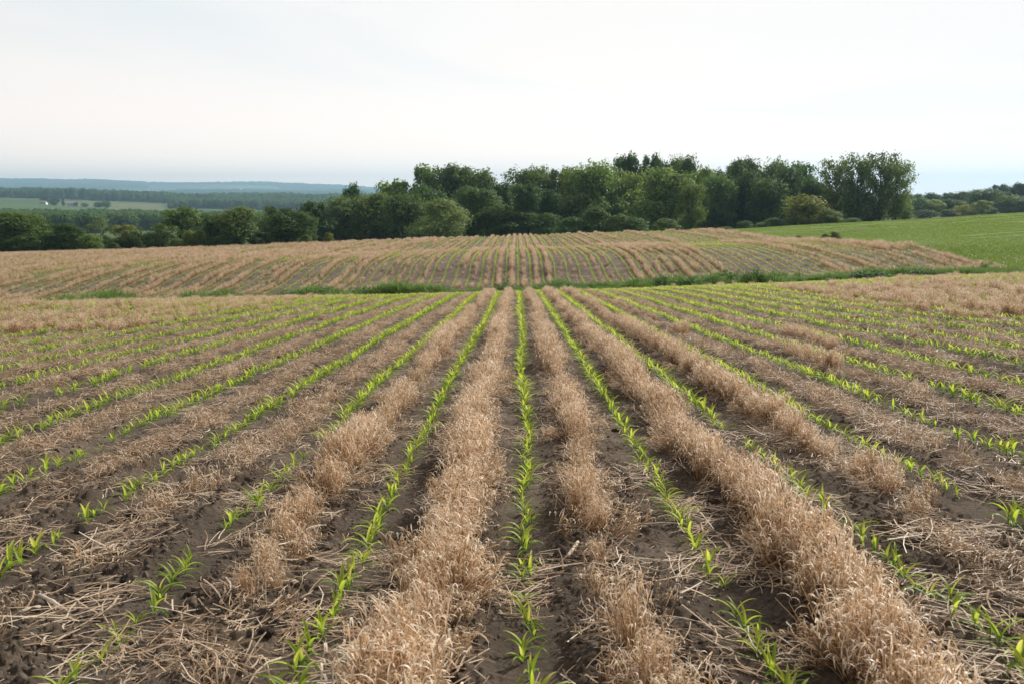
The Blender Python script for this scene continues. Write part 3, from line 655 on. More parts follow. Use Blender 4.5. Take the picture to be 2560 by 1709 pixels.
scatter('flattened_straw', STRAW, lay(SPp, -.004), SR, SS, SI, 'pale rye straw lying flat on the soil between corn rows', 'straw')
for k in range(-135, 37):
    y = 56.5
    while y < 146:
        dy = .17 if y < 90 else .24; y += dy * random.uniform(.8, 1.2)
        x0 = .06 + SP * (k + .5)
        if abs(x0) > .64 * y or y < float(sum(verge(np.array(x0)))) - .2: continue
        st = standing(k, y)
        mo = float(vnoise(np.array(y / 1.7 + k * 4.3), np.array(k * 1.9), 27)); mb_ = float(vnoise(np.array(x0 / 7.0), np.array(y / 5.0), 29))
        if random.random() < st * (.55 + .7 * mo) * (.65 + .65 * mb_) + .03:
            x = x0 + random.gauss(0, .045 + .03 * mb_); s = (.62 + .5 * mo) * (.60 + .35 * st) * random.uniform(.8, 1.2); w = s * 1.05 * (1.35 if y > 90 else 1.2)
            HP.append((x, y)); HS.append((w, w, s * 1.5)); HR.append((random.gauss(0, .1), random.gauss(0, .1), random.uniform(0, 6.28))); HI.append(random.randrange(12))
HP = np.array(HP); HZ = ground(HP[:, 0], HP[:, 1])
scatter('hill_rye', RYE, np.column_stack([HP, HZ - .01]), HR, HS, HI, 'dead tan rye strips over the far hill beyond the grassy swale', 'dead rye')

# ------------------------------------------------------------------ grass: swale, meadow
def grass_tuft(seed, n=44, rad=.22, h0=.25, h1=.6, w=.018, m=M_GRASS):
    r = random.Random(seed); mb = MB()
    for i in range(n):
        a = r.uniform(0, 6.28); q = rad * math.sqrt(r.random()); b = np.array([q * math.cos(a), q * math.sin(a), -.03]); h = r.uniform(h0, h1)
        az = r.uniform(0, 6.28); d = np.array([math.cos(az), math.sin(az), 0]); t = np.linspace(0, 1, 4)[:, None]
        pts = b + np.array([0, 0, 1]) * h * (t - .25 * t ** 2) + d * h * r.uniform(.1, .6) * t ** 2
        mb.ribbon(pts, np.array([.8, 1, .7, .1]) * w, np.array([-math.sin(az), math.cos(az), 0]), np.clip(np.linspace(0, .35, 4) + r.uniform(.1, .6), 0, 1))
    return mb.mesh('grass_tuft', m)
TUFT = [proto('tuft_source', grass_tuft(700 + i)) for i in range(6)]
MEAD = [proto('meadow_source', grass_tuft(720 + i, 80, .45, .07, .15, .014, M_MEADOW)) for i in range(5)]
gp, gs = [], []
for _ in range(9000):
    x = random.uniform(-44, 46); mv, hv = verge(np.array(x)); y = float(mv + random.gauss(0, .55) * hv * .75)
    if x > 26: y += random.uniform(-1, 3)
    if abs(y - float(mv)) > hv * 1.35 and x < 26: continue
    p = float(vnoise(np.array(x / 2.2), np.array(y / 1.5), 91)); 
    if random.random() > .1 + 1.1 * p: continue
    gp.append((x, y)); gs.append((.28 + 1.25 * p * p) * random.uniform(.7, 1.25) * (1.45 if x < -6 else 1.15))
gp = np.array(gp); gs = np.array(gs); n = len(gp)
scatter('swale_grass', TUFT, np.column_stack([gp, ground(gp[:, 0], gp[:, 1])]), np.stack([rng.normal(0, .12, n), rng.normal(0, .12, n), rng.uniform(0, 6.28, n)], 1), np.stack([gs] * 3, 1), rng.integers(0, 6, n), 'rank green grass in the swale between the near field and the hill', 'grass')
mp_ = []
while len(mp_) < 21000:
    y = 55 * (165 / 55) ** random.random(); x = XE + (.64 * y + 4 - XE) * random.random()
    if x > XE + .25 and x < .66 * y + 3 and vnoise(np.array((x * .97 + y * .25) * .03), np.array((y * .97 - x * .25) * .42), 5) < .80: mp_.append((x, y))
mp_ = np.array(mp_); n = len(mp_); ms = rng.uniform(.8, 1.3, n) * (1 + .5 * vnoise(mp_[:, 0] / 6, mp_[:, 1] / 9, 93))
scatter('meadow_grass', MEAD, np.column_stack([mp_, ground(mp_[:, 0], mp_[:, 1]) - .02]), np.stack([n * [0], n * [0], rng.uniform(0, 6.28, n)], 1), np.stack([ms * 1.3, ms * 1.3, ms * .9], 1), rng.integers(0, 5, n), 'short bright green grass of the meadow right of the corn', 'grass')
# a few green weeds among the rye of the hill
wp = np.array([(random.uniform(-50, 27), random.uniform(58, 135)) for _ in range(500)]); wp = wp[(np.abs(wp[:, 0]) < .6 * wp[:, 1]) & (vnoise(wp[:, 0] / 4, wp[:, 1] / 4, 95) > .62)]; n = len(wp)
scatter('field_weeds', TUFT, np.column_stack([wp, ground(wp[:, 0], wp[:, 1])]), np.stack([n * [0], n * [0], rng.uniform(0, 6.28, n)], 1), np.stack([rng.uniform(.4, .8, n)] * 3, 1), rng.integers(0, 6, n), 'scattered green weeds among the rye on the hill', 'weeds')

# ------------------------------------------------------------------ trees: unit trees one high and one across, scaled per tree
def leaf_cards(mb, C, Nrm, size, r, tint):
    n = len(C); Nn = Nrm / (np.linalg.norm(Nrm, axis=1, keepdims=True) + 1e-9)
    t = r.normal(size=(n, 3)); t -= (t * Nn).sum(1, keepdims=True) * Nn; t /= np.linalg.norm(t, axis=1, keepdims=True) + 1e-9; b = np.cross(Nn, t)
    s = size * r.uniform(.6, 1.4, n)[:, None]; l = 1.5 * s * .5; w = s * .5
    v = np.stack([C - t * l, C + b * w * .9 + Nn * s * .12, C + t * l, C - b * w * .9 + Nn * s * .12], 1).reshape(-1, 3)
    i = np.arange(n)[:, None] * 4; mb.add(v, q=i + np.array([[0, 1, 2, 3]]), a=np.repeat(np.clip(tint, 0, 1), 4))
def limb(mb, p0, p1, r0, r1, r, n=5, sag=.03, k=5):
    t = np.linspace(0, 1, n)[:, None]; p = np.array(p0) * (1 - t) + np.array(p1) * t; j = r.normal(0, sag, (n, 3)); j[0] = j[-1] = 0
    mb.tube(p + j * np.linalg.norm(np.array(p1) - np.array(p0)), np.linspace(r0, r1, n), k, .5)
def tree_kind(seed, nb=16, bottom=.08, top=1., leaves=6500, lsize=.030, rb=(.13, .24), shape='round', gaps=.0, trunk=.026, bark=None):
    r = np.random.default_rng(seed); cr = MB(); tr = MB(); blobs = []
    hmid = (bottom + top) / 2; hh = (top - bottom) / 2
    for i in range(nb):
        a = r.uniform(0, 2 * np.pi) if i else 0; s = (i + .5) / nb
        z = bottom + (top - bottom) * (.10 + .84 * s)
        zz = (z - hmid) / hh
        if shape == 'round': env = math.sqrt(max(0, 1 - abs(zz) ** 2.4))
        elif shape == 'dome': env = math.sqrt(max(0.05, 1 - max(0, (z - bottom) / (top - bottom)) ** 2.2))
        elif shape == 'column': env = .85 * math.sqrt(max(0, 1 - abs(zz) ** 4)) * (.8 + .2 * math.sin(3 * zz + seed))
        else: env = max(.05, 1 - (z - bottom) / (top - bottom)) * .95
        R = r.uniform(*rb) * (.75 + .4 * env); q = max(0, .5 * env - R * .75) * r.uniform(.55, 1.1) if i % 4 else .1 * env
        blobs.append((np.array([q * math.cos(a + 2.4 * i), q * math.sin(a + 2.4 * i), min(z, top - R * .75)]), R))
    per = leaves // nb
    for c, R in blobs:
        if r.random() < gaps: pn = per // 4
        else: pn = per
        d = r.normal(size=(pn, 3)); d /= np.linalg.norm(d, axis=1, keepdims=True); d[:, 2] = np.abs(d[:, 2]) * np.where(r.random(pn) < .72, 1, -1)
        lob = 1 + .28 * np.sin(5 * d[:, 0] + c[0] * 40) * np.sin(5 * d[:, 1] + c[1] * 40) + .2 * np.sin(9 * d[:, 2] + 7 * d[:, 0])
        rr = R * lob * (1.02 - .5 * r.random(pn) ** 2.2)
        C = c + d * rr[:, None] * np.array([1, 1, .85]); C[:, 2] = np.maximum(C[:, 2], bottom * .4)
        leaf_cards(cr, C, d + r.normal(0, .36, (pn, 3)) + np.array([0, 0, .2]), lsize, r, r.normal(.5, .11, pn) + r.normal(0, .08))
    th = bottom + (top - bottom) * .55
    tr.tube([(0, 0, -.06), (.004, 0, bottom * .5), (.012 * r.normal(), .012 * r.normal(), th * .6), (.02 * r.normal(), .02 * r.normal(), th)], np.array([1.35, 1, .7, .3]) * trunk, 8, .5)
    for c, R in blobs[:nb - 1]: limb(tr, (0, 0, min(max(bottom * .7, c[2] * .45), th)), c + np.array([0, 0, R * .3]), trunk * .36, trunk * .08, r)
    return cr.mesh('crown', M_CROWN), tr.mesh('trunk', bark or M_BARK)
def bare_kind(seed):
    r = np.random.default_rng(seed); cr = MB(); tr = MB(); tips = []
    def grow(p, d, L, rad, dep):
        q = p + d * L; limb(tr, p, q, rad, rad * .6, r, 4, .04, 5)
        if dep == 0: tips.append(q); return
        for _ in range(3 if dep > 1 else 3):
            nd = norm(d + r.normal(0, .42, 3) + np.array([0, 0, .15])); grow(p + d * L * r.uniform(.55, 1), nd, L * r.uniform(.58, .78), rad * .58, dep - 1)
    grow(np.array([0, 0, -.04]), np.array([0, 0, 1.]), .36, .022, 4)
    T = np.array(tips); T = T[r.integers(0, len(T), 700)] + r.normal(0, .03, (700, 3))
    leaf_cards(cr, T, r.normal(size=T.shape), .018, r, r.normal(.5, .2, len(T)))
    return cr.mesh('crown', M_CROWN), tr.mesh('trunk', M_GREYBARK)
def cottonwood_kind(seed):
    r = np.random.default_rng(seed); cr = MB(); tr = MB()
    tr.tube([(0, 0, -.05), (.01, 0, .15), (.02, .01, .35), (.01, .02, .6), (.0, .02, .85)], np.array([.028, .022, .018, .011, .004]), 8, .5)
    for i in range(34):
        z = .16 + .80 * (i + .5) / 34 - .10 * r.random(); a = 2.4 * i + r.normal(0, .3); w = .5 * math.sqrt(max(.06, 1 - ((z - .62) / .55) ** 2)) * r.uniform(.5, 1.)
        b = np.array([w * math.cos(a), w * math.sin(a), z]); limb(tr, (.01, .01, max(.12, z - .22 * r.uniform(.6, 1.2))), b, .007, .002, r)
        n = 210; t = r.random(n) ** .7; st = np.array([b[0] * .25, b[1] * .25, z - .12])
        C = st + (b - st) * t[:, None] + r.normal(0, 1, (n, 3)) * np.array([.055, .055, .05]) * (.5 + .6 * t[:, None]) + np.array([0, 0, .05])
        C[:, 2] = np.where(C[:, 2] > .96, .96 + (C[:, 2] - .96) * .45, C[:, 2])
        leaf_cards(cr, C, r.normal(size=(n, 3)) + np.array([0, 0, .3]), .024, r, r.normal(.5, .2, n))
    return cr.mesh('crown', M_CROWN), tr.mesh('trunk', M_BARK)
KIND = {
 'broad': [tree_kind(1, 24, .10, 1, 9500), tree_kind(2, 26, .07, 1, 9500, rb=(.12, .21)), tree_kind(3, 22, .12, 1, 9000, rb=(.14, .25)), tree_kind(4, 28, .06, 1, 10000, rb=(.10, .20)), tree_kind(12, 24, .09, 1, 9500, rb=(.11, .24))],
 'tall': [tree_kind(5, 26, .06, 1, 9000, shape='column', rb=(.12, .22)), tree_kind(6, 28, .10, 1, 9000, shape='column', rb=(.11, .2))],
 'open': [tree_kind(7, 26, .25, 1, 5200, rb=(.09, .17), gaps=.3, lsize=.034), tree_kind(8, 24, .22, 1, 4600, rb=(.09, .16), gaps=.35, lsize=.034)],
 'willow': [tree_kind(9, 26, .05, 1, 14000, lsize=.022, shape='dome', rb=(.15, .25), bark=M_GREYBARK)],
 'bush': [tree_kind(10, 16, .0, 1, 6500, lsize=.036, shape='dome', rb=(.16, .28), trunk=.02), tree_kind(11, 14, .0, 1, 6000, lsize=.036, shape='dome', rb=(.15, .3), trunk=.02)],
 'conifer': [tree_kind(13, 22, .02, 1, 6500, lsize=.03, shape='cone', rb=(.12, .2), trunk=.02)],
 'bare': [bare_kind(20), bare_kind(21)], 'cottonwood': [cottonwood_kind(30), cottonwood_kind(31), cottonwood_kind(33)],
}
TINT = {'dark': (.68, .76, .66), 'mid': (1, 1, 1), 'light': (1.55, 1.42, 1.25), 'yellow': (1.25, 1.12, .95), 'grey': (1.45, 1.35, 1.75), 'olive': (2.0, 1.5, 1.15), 'blue': (.8, .9, 1.1), 'brown': (1.1, .92, .95)}
tree_i = 0
def plant_tree(kind, u, vtop, wpx, Y, tint, label, name='tree', cat='tree', group=None, sink=.0):
    global tree_i
    tree_i += 1; r = random.Random(tree_i * 13)
    v0 = 600; x = bearing_x(u, vtop, Y); zg = float(ground(np.array(x), np.array(Y)) + swell(np.array(x), np.array(Y))) - sink; h = float(v2z(vtop, Y)) - zg; w = wpx * Y / FPX * (1.02 if kind == 'cottonwood' else .9 if tint == 'yellow' else 1.2)
    cm, tm = KIND[kind][r.randrange(len(KIND[kind]))]
    t = empty(name, (x, Y, zg), r.uniform(0, 6.28), (w, w, h)); tag(t, label, cat, group)
    link('trunk', tm, t); c = link('crown', cm, t); q = TINT[tint]; j = r.uniform(.8, 1.2); y_ = r.uniform(.88, 1.14); c.color = (q[0] * j * y_, q[1] * j, q[2] * j / y_, 1)
    return t
GL, GW, GR = 'trees in the line beyond the left hill', 'trees along the edge of the wood', 'trees beyond the green meadow'
LEFT = [
 ('broad', 28, 533, 150, 152, 'dark', 'big dark tree filling the left edge of the tree line'),
 ('tall', 108, 548, 70, 158, 'dark', 'narrow dark tree next to the big one at the left edge'),
 ('broad', 160, 560, 95, 150, 'dark', 'rounded dark tree left of the leafless grey tree'),
 ('bare', 246, 532, 95, 156, 'brown', 'nearly leafless grey tree standing up from the dark tree line'),
 ('bush', 228, 588, 85, 148, 'yellow', 'yellow-green leafy tree below the leafless grey one'),
 ('bush', 282, 607, 34, 147, 'dark', 'small round dark bush at the field edge under the thin trees'),
 ('open', 310, 563, 62, 155, 'brown', 'thin see-through tree with the brown plot behind it'),
 ('bare', 362, 551, 62, 157, 'brown', 'thin twiggy tree with few leaves beside the conifer-shaped bush'),
 ('conifer', 345, 603, 46, 148, 'dark', 'cone-shaped dark bush at the field edge'),
 ('open', 404, 561, 70, 152, 'mid', 'loose mid-green tree left of the feathery light tree'),
 ('open', 462, 519, 120, 160, 'light', 'tall feathery light green tree in the left tree line'),
 ('bush', 472, 577, 44, 149, 'yellow', 'vine-covered yellow-green bush, the left one of a pair'),
 ('bush', 498, 575, 42, 149, 'yellow', 'vine-covered yellow-green bush, the right one of a pair'),
 ('bush', 440, 597, 40, 147, 'mid', 'low mid-green bush left of the vine-covered pair'),
 ('tall', 530, 540, 62, 154, 'dark', 'narrow dark tree between the feathery tree and the wide one'),
 ('broad', 590, 521, 122, 152, 'mid', 'wide bushy tree just left of the leaning pale dead stem'),
 ('broad', 650, 580, 60, 151, 'dark', 'low dark tree beside the leaning pale dead stem'),
 ('open', 680, 517, 66, 160, 'mid', 'light-crowned tree rising behind the round dark tree'),
 ('broad', 716, 524, 112, 148, 'dark', 'dense round dark tree at the right end of the left tree line'),
 ('bush', 765, 588, 40, 146, 'yellow', 'small yellow-green bush at the foot of the round dark tree'),
 ('broad', 60, 590, 90, 149, 'dark', 'low dark tree at the foot of the big left-edge tree'),
 ('bush', 190, 592, 60, 149, 'mid', 'low bushy tree between the rounded dark tree and the leafless one'),
 ('bush', 560, 588, 60, 148, 'dark', 'low dark bush at the foot of the wide bushy tree'),
]
for a in LEFT: plant_tree(*a, group=GL)
WOOD = [
 ('broad', 785, 505, 95, 186, 'mid', 'bushy tree at the left end of the wood'),
 ('broad', 755, 535, 70, 178, 'dark', 'low dark tree filling the gap at the left end of the wood'),
 ('broad', 884, 463, 52, 212, 'dark', 'small dark round-topped tree standing up against the far blue hills'),
 ('broad', 850, 494, 92, 190, 'mid', 'green tree under the small round-topped one'),
 ('broad', 930, 486, 110, 192, 'mid', 'broad leafy tree below the sparse pale treetop'),
 ('open', 985, 452, 92, 205, 'light', 'sparse pale treetop with sky showing through, left of the tall pair'),
 ('open', 1066, 415, 92, 206, 'mid', 'tall open-branched tree, the left one of the tall pair'),
 ('broad', 1140, 415, 125, 204, 'mid', 'tall full tree, the right one of the tall pair'),
 ('broad', 1010, 490, 110, 184, 'dark', 'dark tree left of the pale willow'),
 ('broad', 1070, 470, 110, 192, 'dark', 'dark tree behind the pale willow crown'),
 ('willow', 1100, 501, 148, 166, 'grey', 'pale grey-green willow with a domed crown in front of the wood'),
 ('broad', 1205, 429, 110, 200, 'mid', 'round-topped tree right of the tall pair'),
 ('broad', 1180, 470, 130, 182, 'mid', 'big leafy tree right of the pale willow'),
 ('tall', 1255, 458, 80, 190, 'dark', 'dark narrow tree over the crest of the middle row'),
 ('broad', 1318, 425, 110, 206, 'dark', 'dark tree on the skyline above the middle row'),
 ('tall', 1318, 462, 92, 180, 'mid', 'mid-green column-shaped tree in the dark hollow of the wood'),
 ('broad', 1345, 423, 76, 212, 'light', 'lighter treetop just right of the dark skyline tree'),
 ('broad', 1402, 424, 96, 204, 'mid', 'rounded skyline tree left of the big light green tree'),
 ('tall', 1375, 478, 80, 182, 'dark', 'dark column-shaped tree left of the big light green tree'),
 ('broad', 1240, 520, 90, 178, 'dark', 'low dark tree in the hollow left of the middle row'),
 ('broad', 1290, 530, 100, 176, 'dark', 'low dark tree in the hollow above the middle row'),
 ('broad', 1350, 535, 90, 175, 'dark', 'low dark tree in the hollow right of the middle row'),
 ('broad', 1448, 425, 100, 196, 'light', 'light green tree forming the left half of the big bright pair'),
 ('broad', 1500, 412, 130, 190, 'light', 'biggest light green tree in the middle of the wood'),
 ('broad', 1570, 388, 78, 210, 'dark', 'tall dark treetop, the left one of the two highest in the middle'),
 ('broad', 1632, 390, 70, 212, 'dark', 'tall dark treetop, the right one of the two highest in the middle'),
 ('broad', 1688, 400, 70, 212, 'mid', 'skyline treetop right of the two highest middle ones'),
 ('broad', 1580, 435, 90, 194, 'light', 'light green tree below the left of the two high treetops'),
 ('broad', 1655, 425, 160, 180, 'light', 'very large pale green tree in front of the wood, right of the centre'),
 ('broad', 1732, 462, 62, 172, 'light', 'pale drooping tree on the right flank of the very large pale one'),
 ('bush', 1490, 522, 88, 158, 'dark', 'round dark bush-like tree at the wood edge in the middle'),
 ('bush', 1430, 545, 82, 156, 'mid', 'low leafy bush left of the round dark one'),
 ('bush', 1545, 538, 72, 157, 'mid', 'low leafy bush right of the round dark one'),
 ('bush', 1590, 545, 60, 156, 'mid', 'low bush between the round dark one and the tall pale tree'),
 ('bush', 1665, 548, 66, 158, 'mid', 'low bush at the foot of the very large pale tree'),
 ('broad', 1712, 396, 72, 208, 'mid', 'pointed skyline treetop above the pale drooping tree'),
 ('broad', 1765, 422, 76, 194, 'light', 'light green tree with a domed top, right of the drooping pale one'),
 ('broad', 1795, 440, 90, 186, 'light', 'second light green domed tree beside the dark stand'),
 ('broad', 1832, 403, 80, 210, 'mid', 'skyline tree left of the dark stand'),
 ('broad', 1880, 402, 76, 212, 'mid', 'broad skyline tree above the dark stand'),
 ('broad', 1940, 404, 76, 210, 'mid', 'skyline tree right of the broad one above the dark stand'),
 ('broad', 1872, 432, 90, 190, 'dark', 'dark tree forming the left of the dark stand'),
 ('broad', 1915, 448, 96, 184, 'dark', 'dark tree in the front of the dark stand'),
 ('broad', 1965, 425, 90, 190, 'dark', 'dark tree forming the right of the dark stand'),
 ('open', 2002, 408, 82, 206, 'blue', 'blue-green loose tree left of the tall cottonwoods'),
 ('broad', 2030, 450, 86, 192, 'dark', 'dark tree behind the olive bush'),
 ('bush', 2012, 490, 112, 166, 'olive', 'domed olive-yellow tree in front of the dark stand'),
 ('bush', 2078, 527, 66, 164, 'light', 'green bush at the right side of the olive tree'),
 ('bush', 1940, 546, 62, 168, 'grey', 'low grey-green bush left of the olive tree'),
 ('bush', 1905, 556, 34, 168, 'grey', 'smallest pale bush at the wood edge left of the olive tree'),
 ('bush', 1862, 553, 44, 172, 'dark', 'dim low bush at the foot of the dark stand'),
 ('bush', 1815, 567, 34, 156, 'light', 'small bright bush where the green meadow meets the rye'),
 ('bush', 2133, 545, 38, 168, 'grey', 'small grey-green bush under the cottonwoods'),
 ('cottonwood', 2092, 398, 100, 186, 'mid', 'leftmost tall cottonwood of the tall group at the wood corner'),
 ('cottonwood', 2148, 381, 110, 182, 'mid', 'second tall cottonwood from the left at the wood corner'),
 ('cottonwood', 2206, 381, 110, 184, 'mid', 'third tall cottonwood from the left at the wood corner'),
 ('cottonwood', 2246, 396, 96, 180, 'mid', 'rightmost tall cottonwood with ragged edge against the sky'),
 ('bush', 2110, 480, 110, 196, 'dark', 'dark undergrowth tree behind the left cottonwood stems'),
 ('bush', 2190, 500, 110, 196, 'dark', 'dark undergrowth tree behind the right cottonwood stems'),
 ('bush', 2255, 508, 60, 192, 'mid', 'low green tree at the right foot of the cottonwoods'),
]
for a in WOOD: plant_tree(*a, group=GW)
plant_tree('bush', 822, 583, 36, 139, 'yellow', 'small rounded yellow-green shrub alone on the rye crest', 'shrub', 'shrub')
RIGHT = [
 ('broad', 2292, 497, 60, 330, 'light', 'light green tree right beside the cottonwoods beyond the meadow'),
 ('broad', 2328, 500, 66, 332, 'light', 'light green rounded tree above the brown strip'),
 ('broad', 2366, 499, 56, 334, 'mid', 'green rounded tree above the right end of the brown strip'),
 ('broad', 2398, 503, 56, 330, 'mid', 'bluish green tree left of the two olive trees'),
 ('open', 2408, 513, 40, 300, 'olive', 'thin olive tree with bare top, left one of the olive pair'),
 ('open', 2456, 502, 48, 300, 'olive', 'bright olive tree, right one of the olive pair'),
 ('bush', 2425, 524, 46, 298, 'yellow', 'low olive bush between the two olive trees'),
 ('bush', 2482, 522, 34, 305, 'dark', 'dark low tree right of the olive pair'),
 ('broad', 2470, 478, 90, 345, 'mid', 'large green tree behind the olive pair'),
 ('broad', 2524, 490, 76, 335, 'mid', 'green tree in front of the darkest right-hand trees'),
 ('broad', 2558, 502, 40, 325, 'dark', 'dark tree cut by the right edge of the view'),
 ('broad', 2268, 486, 40, 420, 'dark', 'dark distant tree peeping out behind the cottonwoods'),
 ('broad', 2296, 488, 42, 425, 'dark', 'first dark skyline tree right of the cottonwoods'),
 ('broad', 2330, 484, 48, 428, 'dark', 'second dark skyline tree right of the cottonwoods'),
 ('broad', 2368, 483, 46, 430, 'dark', 'third dark skyline tree right of the cottonwoods'),
 ('broad', 2404, 481, 46, 428, 'dark', 'fourth dark skyline tree, left of the rising skyline'),
 ('broad', 2442, 477, 46, 425, 'dark', 'dark skyline tree just before the skyline rises'),
 ('broad', 2500, 463, 62, 415, 'dark', 'higher dark tree on the right-hand skyline'),
 ('broad', 2550, 459, 52, 410, 'dark', 'highest dark tree at the right end of the skyline'),
 ('bush', 2310, 526, 70, 325, 'mid', 'low green thicket left of the lone pole-like trunk'),
 ('bush', 2375, 524, 60, 325, 'mid', 'low green thicket under the bluish green tree'),
]
for a in RIGHT: plant_tree(*a, group=GR)
# hidden inside of the wood: one mass of shaded growth
def mass_proto(seed, kind='round', tint=None):
    cm, tm = tree_kind(seed, 10, .02, 1, 1500, lsize=.075, rb=(.17, .28), shape=kind)
    return proto('mass_source', cm)
MASS = [mass_proto(60), mass_proto(61, 'dome'), mass_proto(62)]
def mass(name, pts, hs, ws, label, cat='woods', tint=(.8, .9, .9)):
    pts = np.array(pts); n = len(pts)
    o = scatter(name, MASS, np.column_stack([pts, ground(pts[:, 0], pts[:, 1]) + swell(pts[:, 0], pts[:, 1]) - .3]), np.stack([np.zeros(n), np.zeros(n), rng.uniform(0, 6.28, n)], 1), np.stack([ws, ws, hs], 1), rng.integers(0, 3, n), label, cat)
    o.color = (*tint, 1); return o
pts, hs = [], []
for _ in range(260):
    u = random.uniform(760, 2080); Y = random.uniform(196, 240); pts.append((bearing_x(u, 500, Y), Y)); hs.append(random.uniform(6.5, 9.5) if u > 1000 else random.uniform(4, 6))
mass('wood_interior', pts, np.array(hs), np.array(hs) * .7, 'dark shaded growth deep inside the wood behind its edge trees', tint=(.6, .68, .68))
pts, hs = [], []
for _ in range(70):
    u = random.uniform(-120, 740); Y = random.uniform(152, 168); pts.append((bearing_x(u, 560, Y), Y)); hs.append(random.uniform(1.6, 3.4))
mass('hedge_undergrowth', pts, np.array(hs), np.array(hs) * 1.1, 'dark brambles and undergrowth below the left tree line', 'undergrowth', (.65, .7, .65))
# wooded valley and ridges
pts, hs = [], []
while len(pts) < 5200:
    u = random.uniform(-250, 1000); Y = 470 * (960 / 470) ** random.random() if random.random() < .55 else random.uniform(1500, 1760)
    if Y > 1400 and u < 425 and u > -200: continue
    if Y < 560 and 250 < u < 800: continue
    pts.append((bearing_x(u, 540, Y), Y)); hs.append(random.uniform(6, 10) * (1.05 if Y > 750 and u < 430 else 1 if Y < 1200 else 1.5))
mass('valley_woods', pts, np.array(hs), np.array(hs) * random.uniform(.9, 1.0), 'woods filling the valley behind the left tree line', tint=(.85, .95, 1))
pts, hs = [], []
while len(pts) < 6500:
    u = random.uniform(-250, 1020); Y = random.uniform(1900, 2700); x = bearing_x(u, 490, Y)
    pts.append((x, Y)); hs.append(random.uniform(11, 17) * (.8 + .5 * float(vnoise(np.array(x / 60), np.array(Y / 80), 150))))
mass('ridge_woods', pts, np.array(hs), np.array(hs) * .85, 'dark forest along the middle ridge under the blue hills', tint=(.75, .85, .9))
pts, hs = [], []
while len(pts) < 6500:
    u = random.uniform(-250, 1020); Y = random.uniform(5200, 9600)
    x = bearing_x(u, 460, Y)
    if Y < 8600 and float(vnoise(np.array(x / 420), np.array(Y / 900), 140)) < .52: continue
    pts.append((x, Y)); hs.append(random.uniform(16, 26))
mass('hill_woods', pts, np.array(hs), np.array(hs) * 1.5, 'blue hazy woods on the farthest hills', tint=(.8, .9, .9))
pts, hs = [], []
for _ in range(260):
    u = random.uniform(2230, 2800); Y = random.uniform(430, 520); pts.append((bearing_x(u, 500, Y), Y)); hs.append(random.uniform(7, 9) * (1 + .35 * sstep(2420, 2560, u)))
mass('right_woods', pts, np.array(hs), np.array(hs) * .8, 'dark woods behind the skyline trees right of the cottonwoods', tint=(.65, .75, .75))
FARM = [('conifer', 157, 494, 13, 1440, 'dark', 'dark pointed spruce between the two white farm buildings'), ('broad', 136, 496, 24, 1450, 'dark', 'rounded farm tree left of the pointed spruce'), ('broad', 112, 490, 22, 1560, 'dark', 'farm tree behind the left white building'),
 ('broad', 212, 508, 18, 1400, 'mid', 'small field tree right of the right white building'), ('broad', 246, 505, 26, 1390, 'mid', 'left tree of the clump in the pale field'), ('broad', 266, 503, 20, 1390, 'mid', 'right tree of the clump in the pale field'), ('broad', 190, 506, 12, 1440, 'brown', 'brownish tree touching the right white building')]
for a in FARM: plant_tree(*a, group='trees around the far farm')
# leaning dead stem at the field edge
def snag(u, v, Y, h):
    x = bearing_x(u, v, Y); z = float(ground(np.array(x), np.array(Y))); t = empty('dead_tree', (x, Y, z)); tag(t, 'pale leaning dead stem at the field edge before the tree line', 'dead tree')
    mb = MB(); mb.tube([(0.25, 0, -.1), (.2, 0, h * .3), (-.05, 0, h * .6), (-.3, 0, h)], np.array([.07, .06, .045, .015]), 7); link('trunk', mb.mesh('trunk', M_GREYBARK), t)
    mb = MB(); mb.tube([(-.02, 0, h * .55), (.25, 0, h * .72), (.3, 0, h * .85)], np.array([.03, .02, .008]), 6); link('branch', mb.mesh('branch', M_GREYBARK), t)
snag(640, 610, 143.5, 2.6)

# ------------------------------------------------------------------ tall weeds standing out of the swale
def weed_kind(seed):
    r = np.random.default_rng(seed); lf = MB(); st = MB()
    for i in range(46):
        a = r.uniform(0, 6.28); q = .42 * math.sqrt(r.random()); h = r.uniform(.55, 1.0) * (1 - .5 * q); b = np.array([q * math.cos(a) * .8, q * math.sin(a) * .8, -.04]); tp = b * 1.25 + np.array([r.normal(0, .05), r.normal(0, .05), h])
        st.ribbon(np.linspace(b, tp, 4), .012, norm(r.normal(size=3) * [1, 1, 0]), .4)
        n = 22; t = r.uniform(.2, 1, n)[:, None]; leaf_cards(lf, b + (tp - b) * t + r.normal(0, .045, (n, 3)), r.normal(size=(n, 3)) + np.array([0, 0, .6]), .055, r, r.normal(.5, .22, n))
    return lf.mesh('leaves', M_WEED), st.mesh('stems', M_STEM)
WK = [weed_kind(80), weed_kind(81), weed_kind(82)]
def weed(u, vtop, vbase, wpx, label, Y):
    x = bearing_x(u, vbase, Y); zg = float(ground(np.array(x), np.array(Y))); h = max(.35, float(v2z(vtop, Y)) - zg); w = wpx * Y / FPX * 1.25; h *= 1.15
    l, s = WK[int(u) % 3]; t = empty('weed_clump', (x, Y, zg), u % 6, (w, w, h)); tag(t, label, 'weed clump', 'weed clumps along the grassy swale')
    link('foliage', l, t); link('stems', s, t)
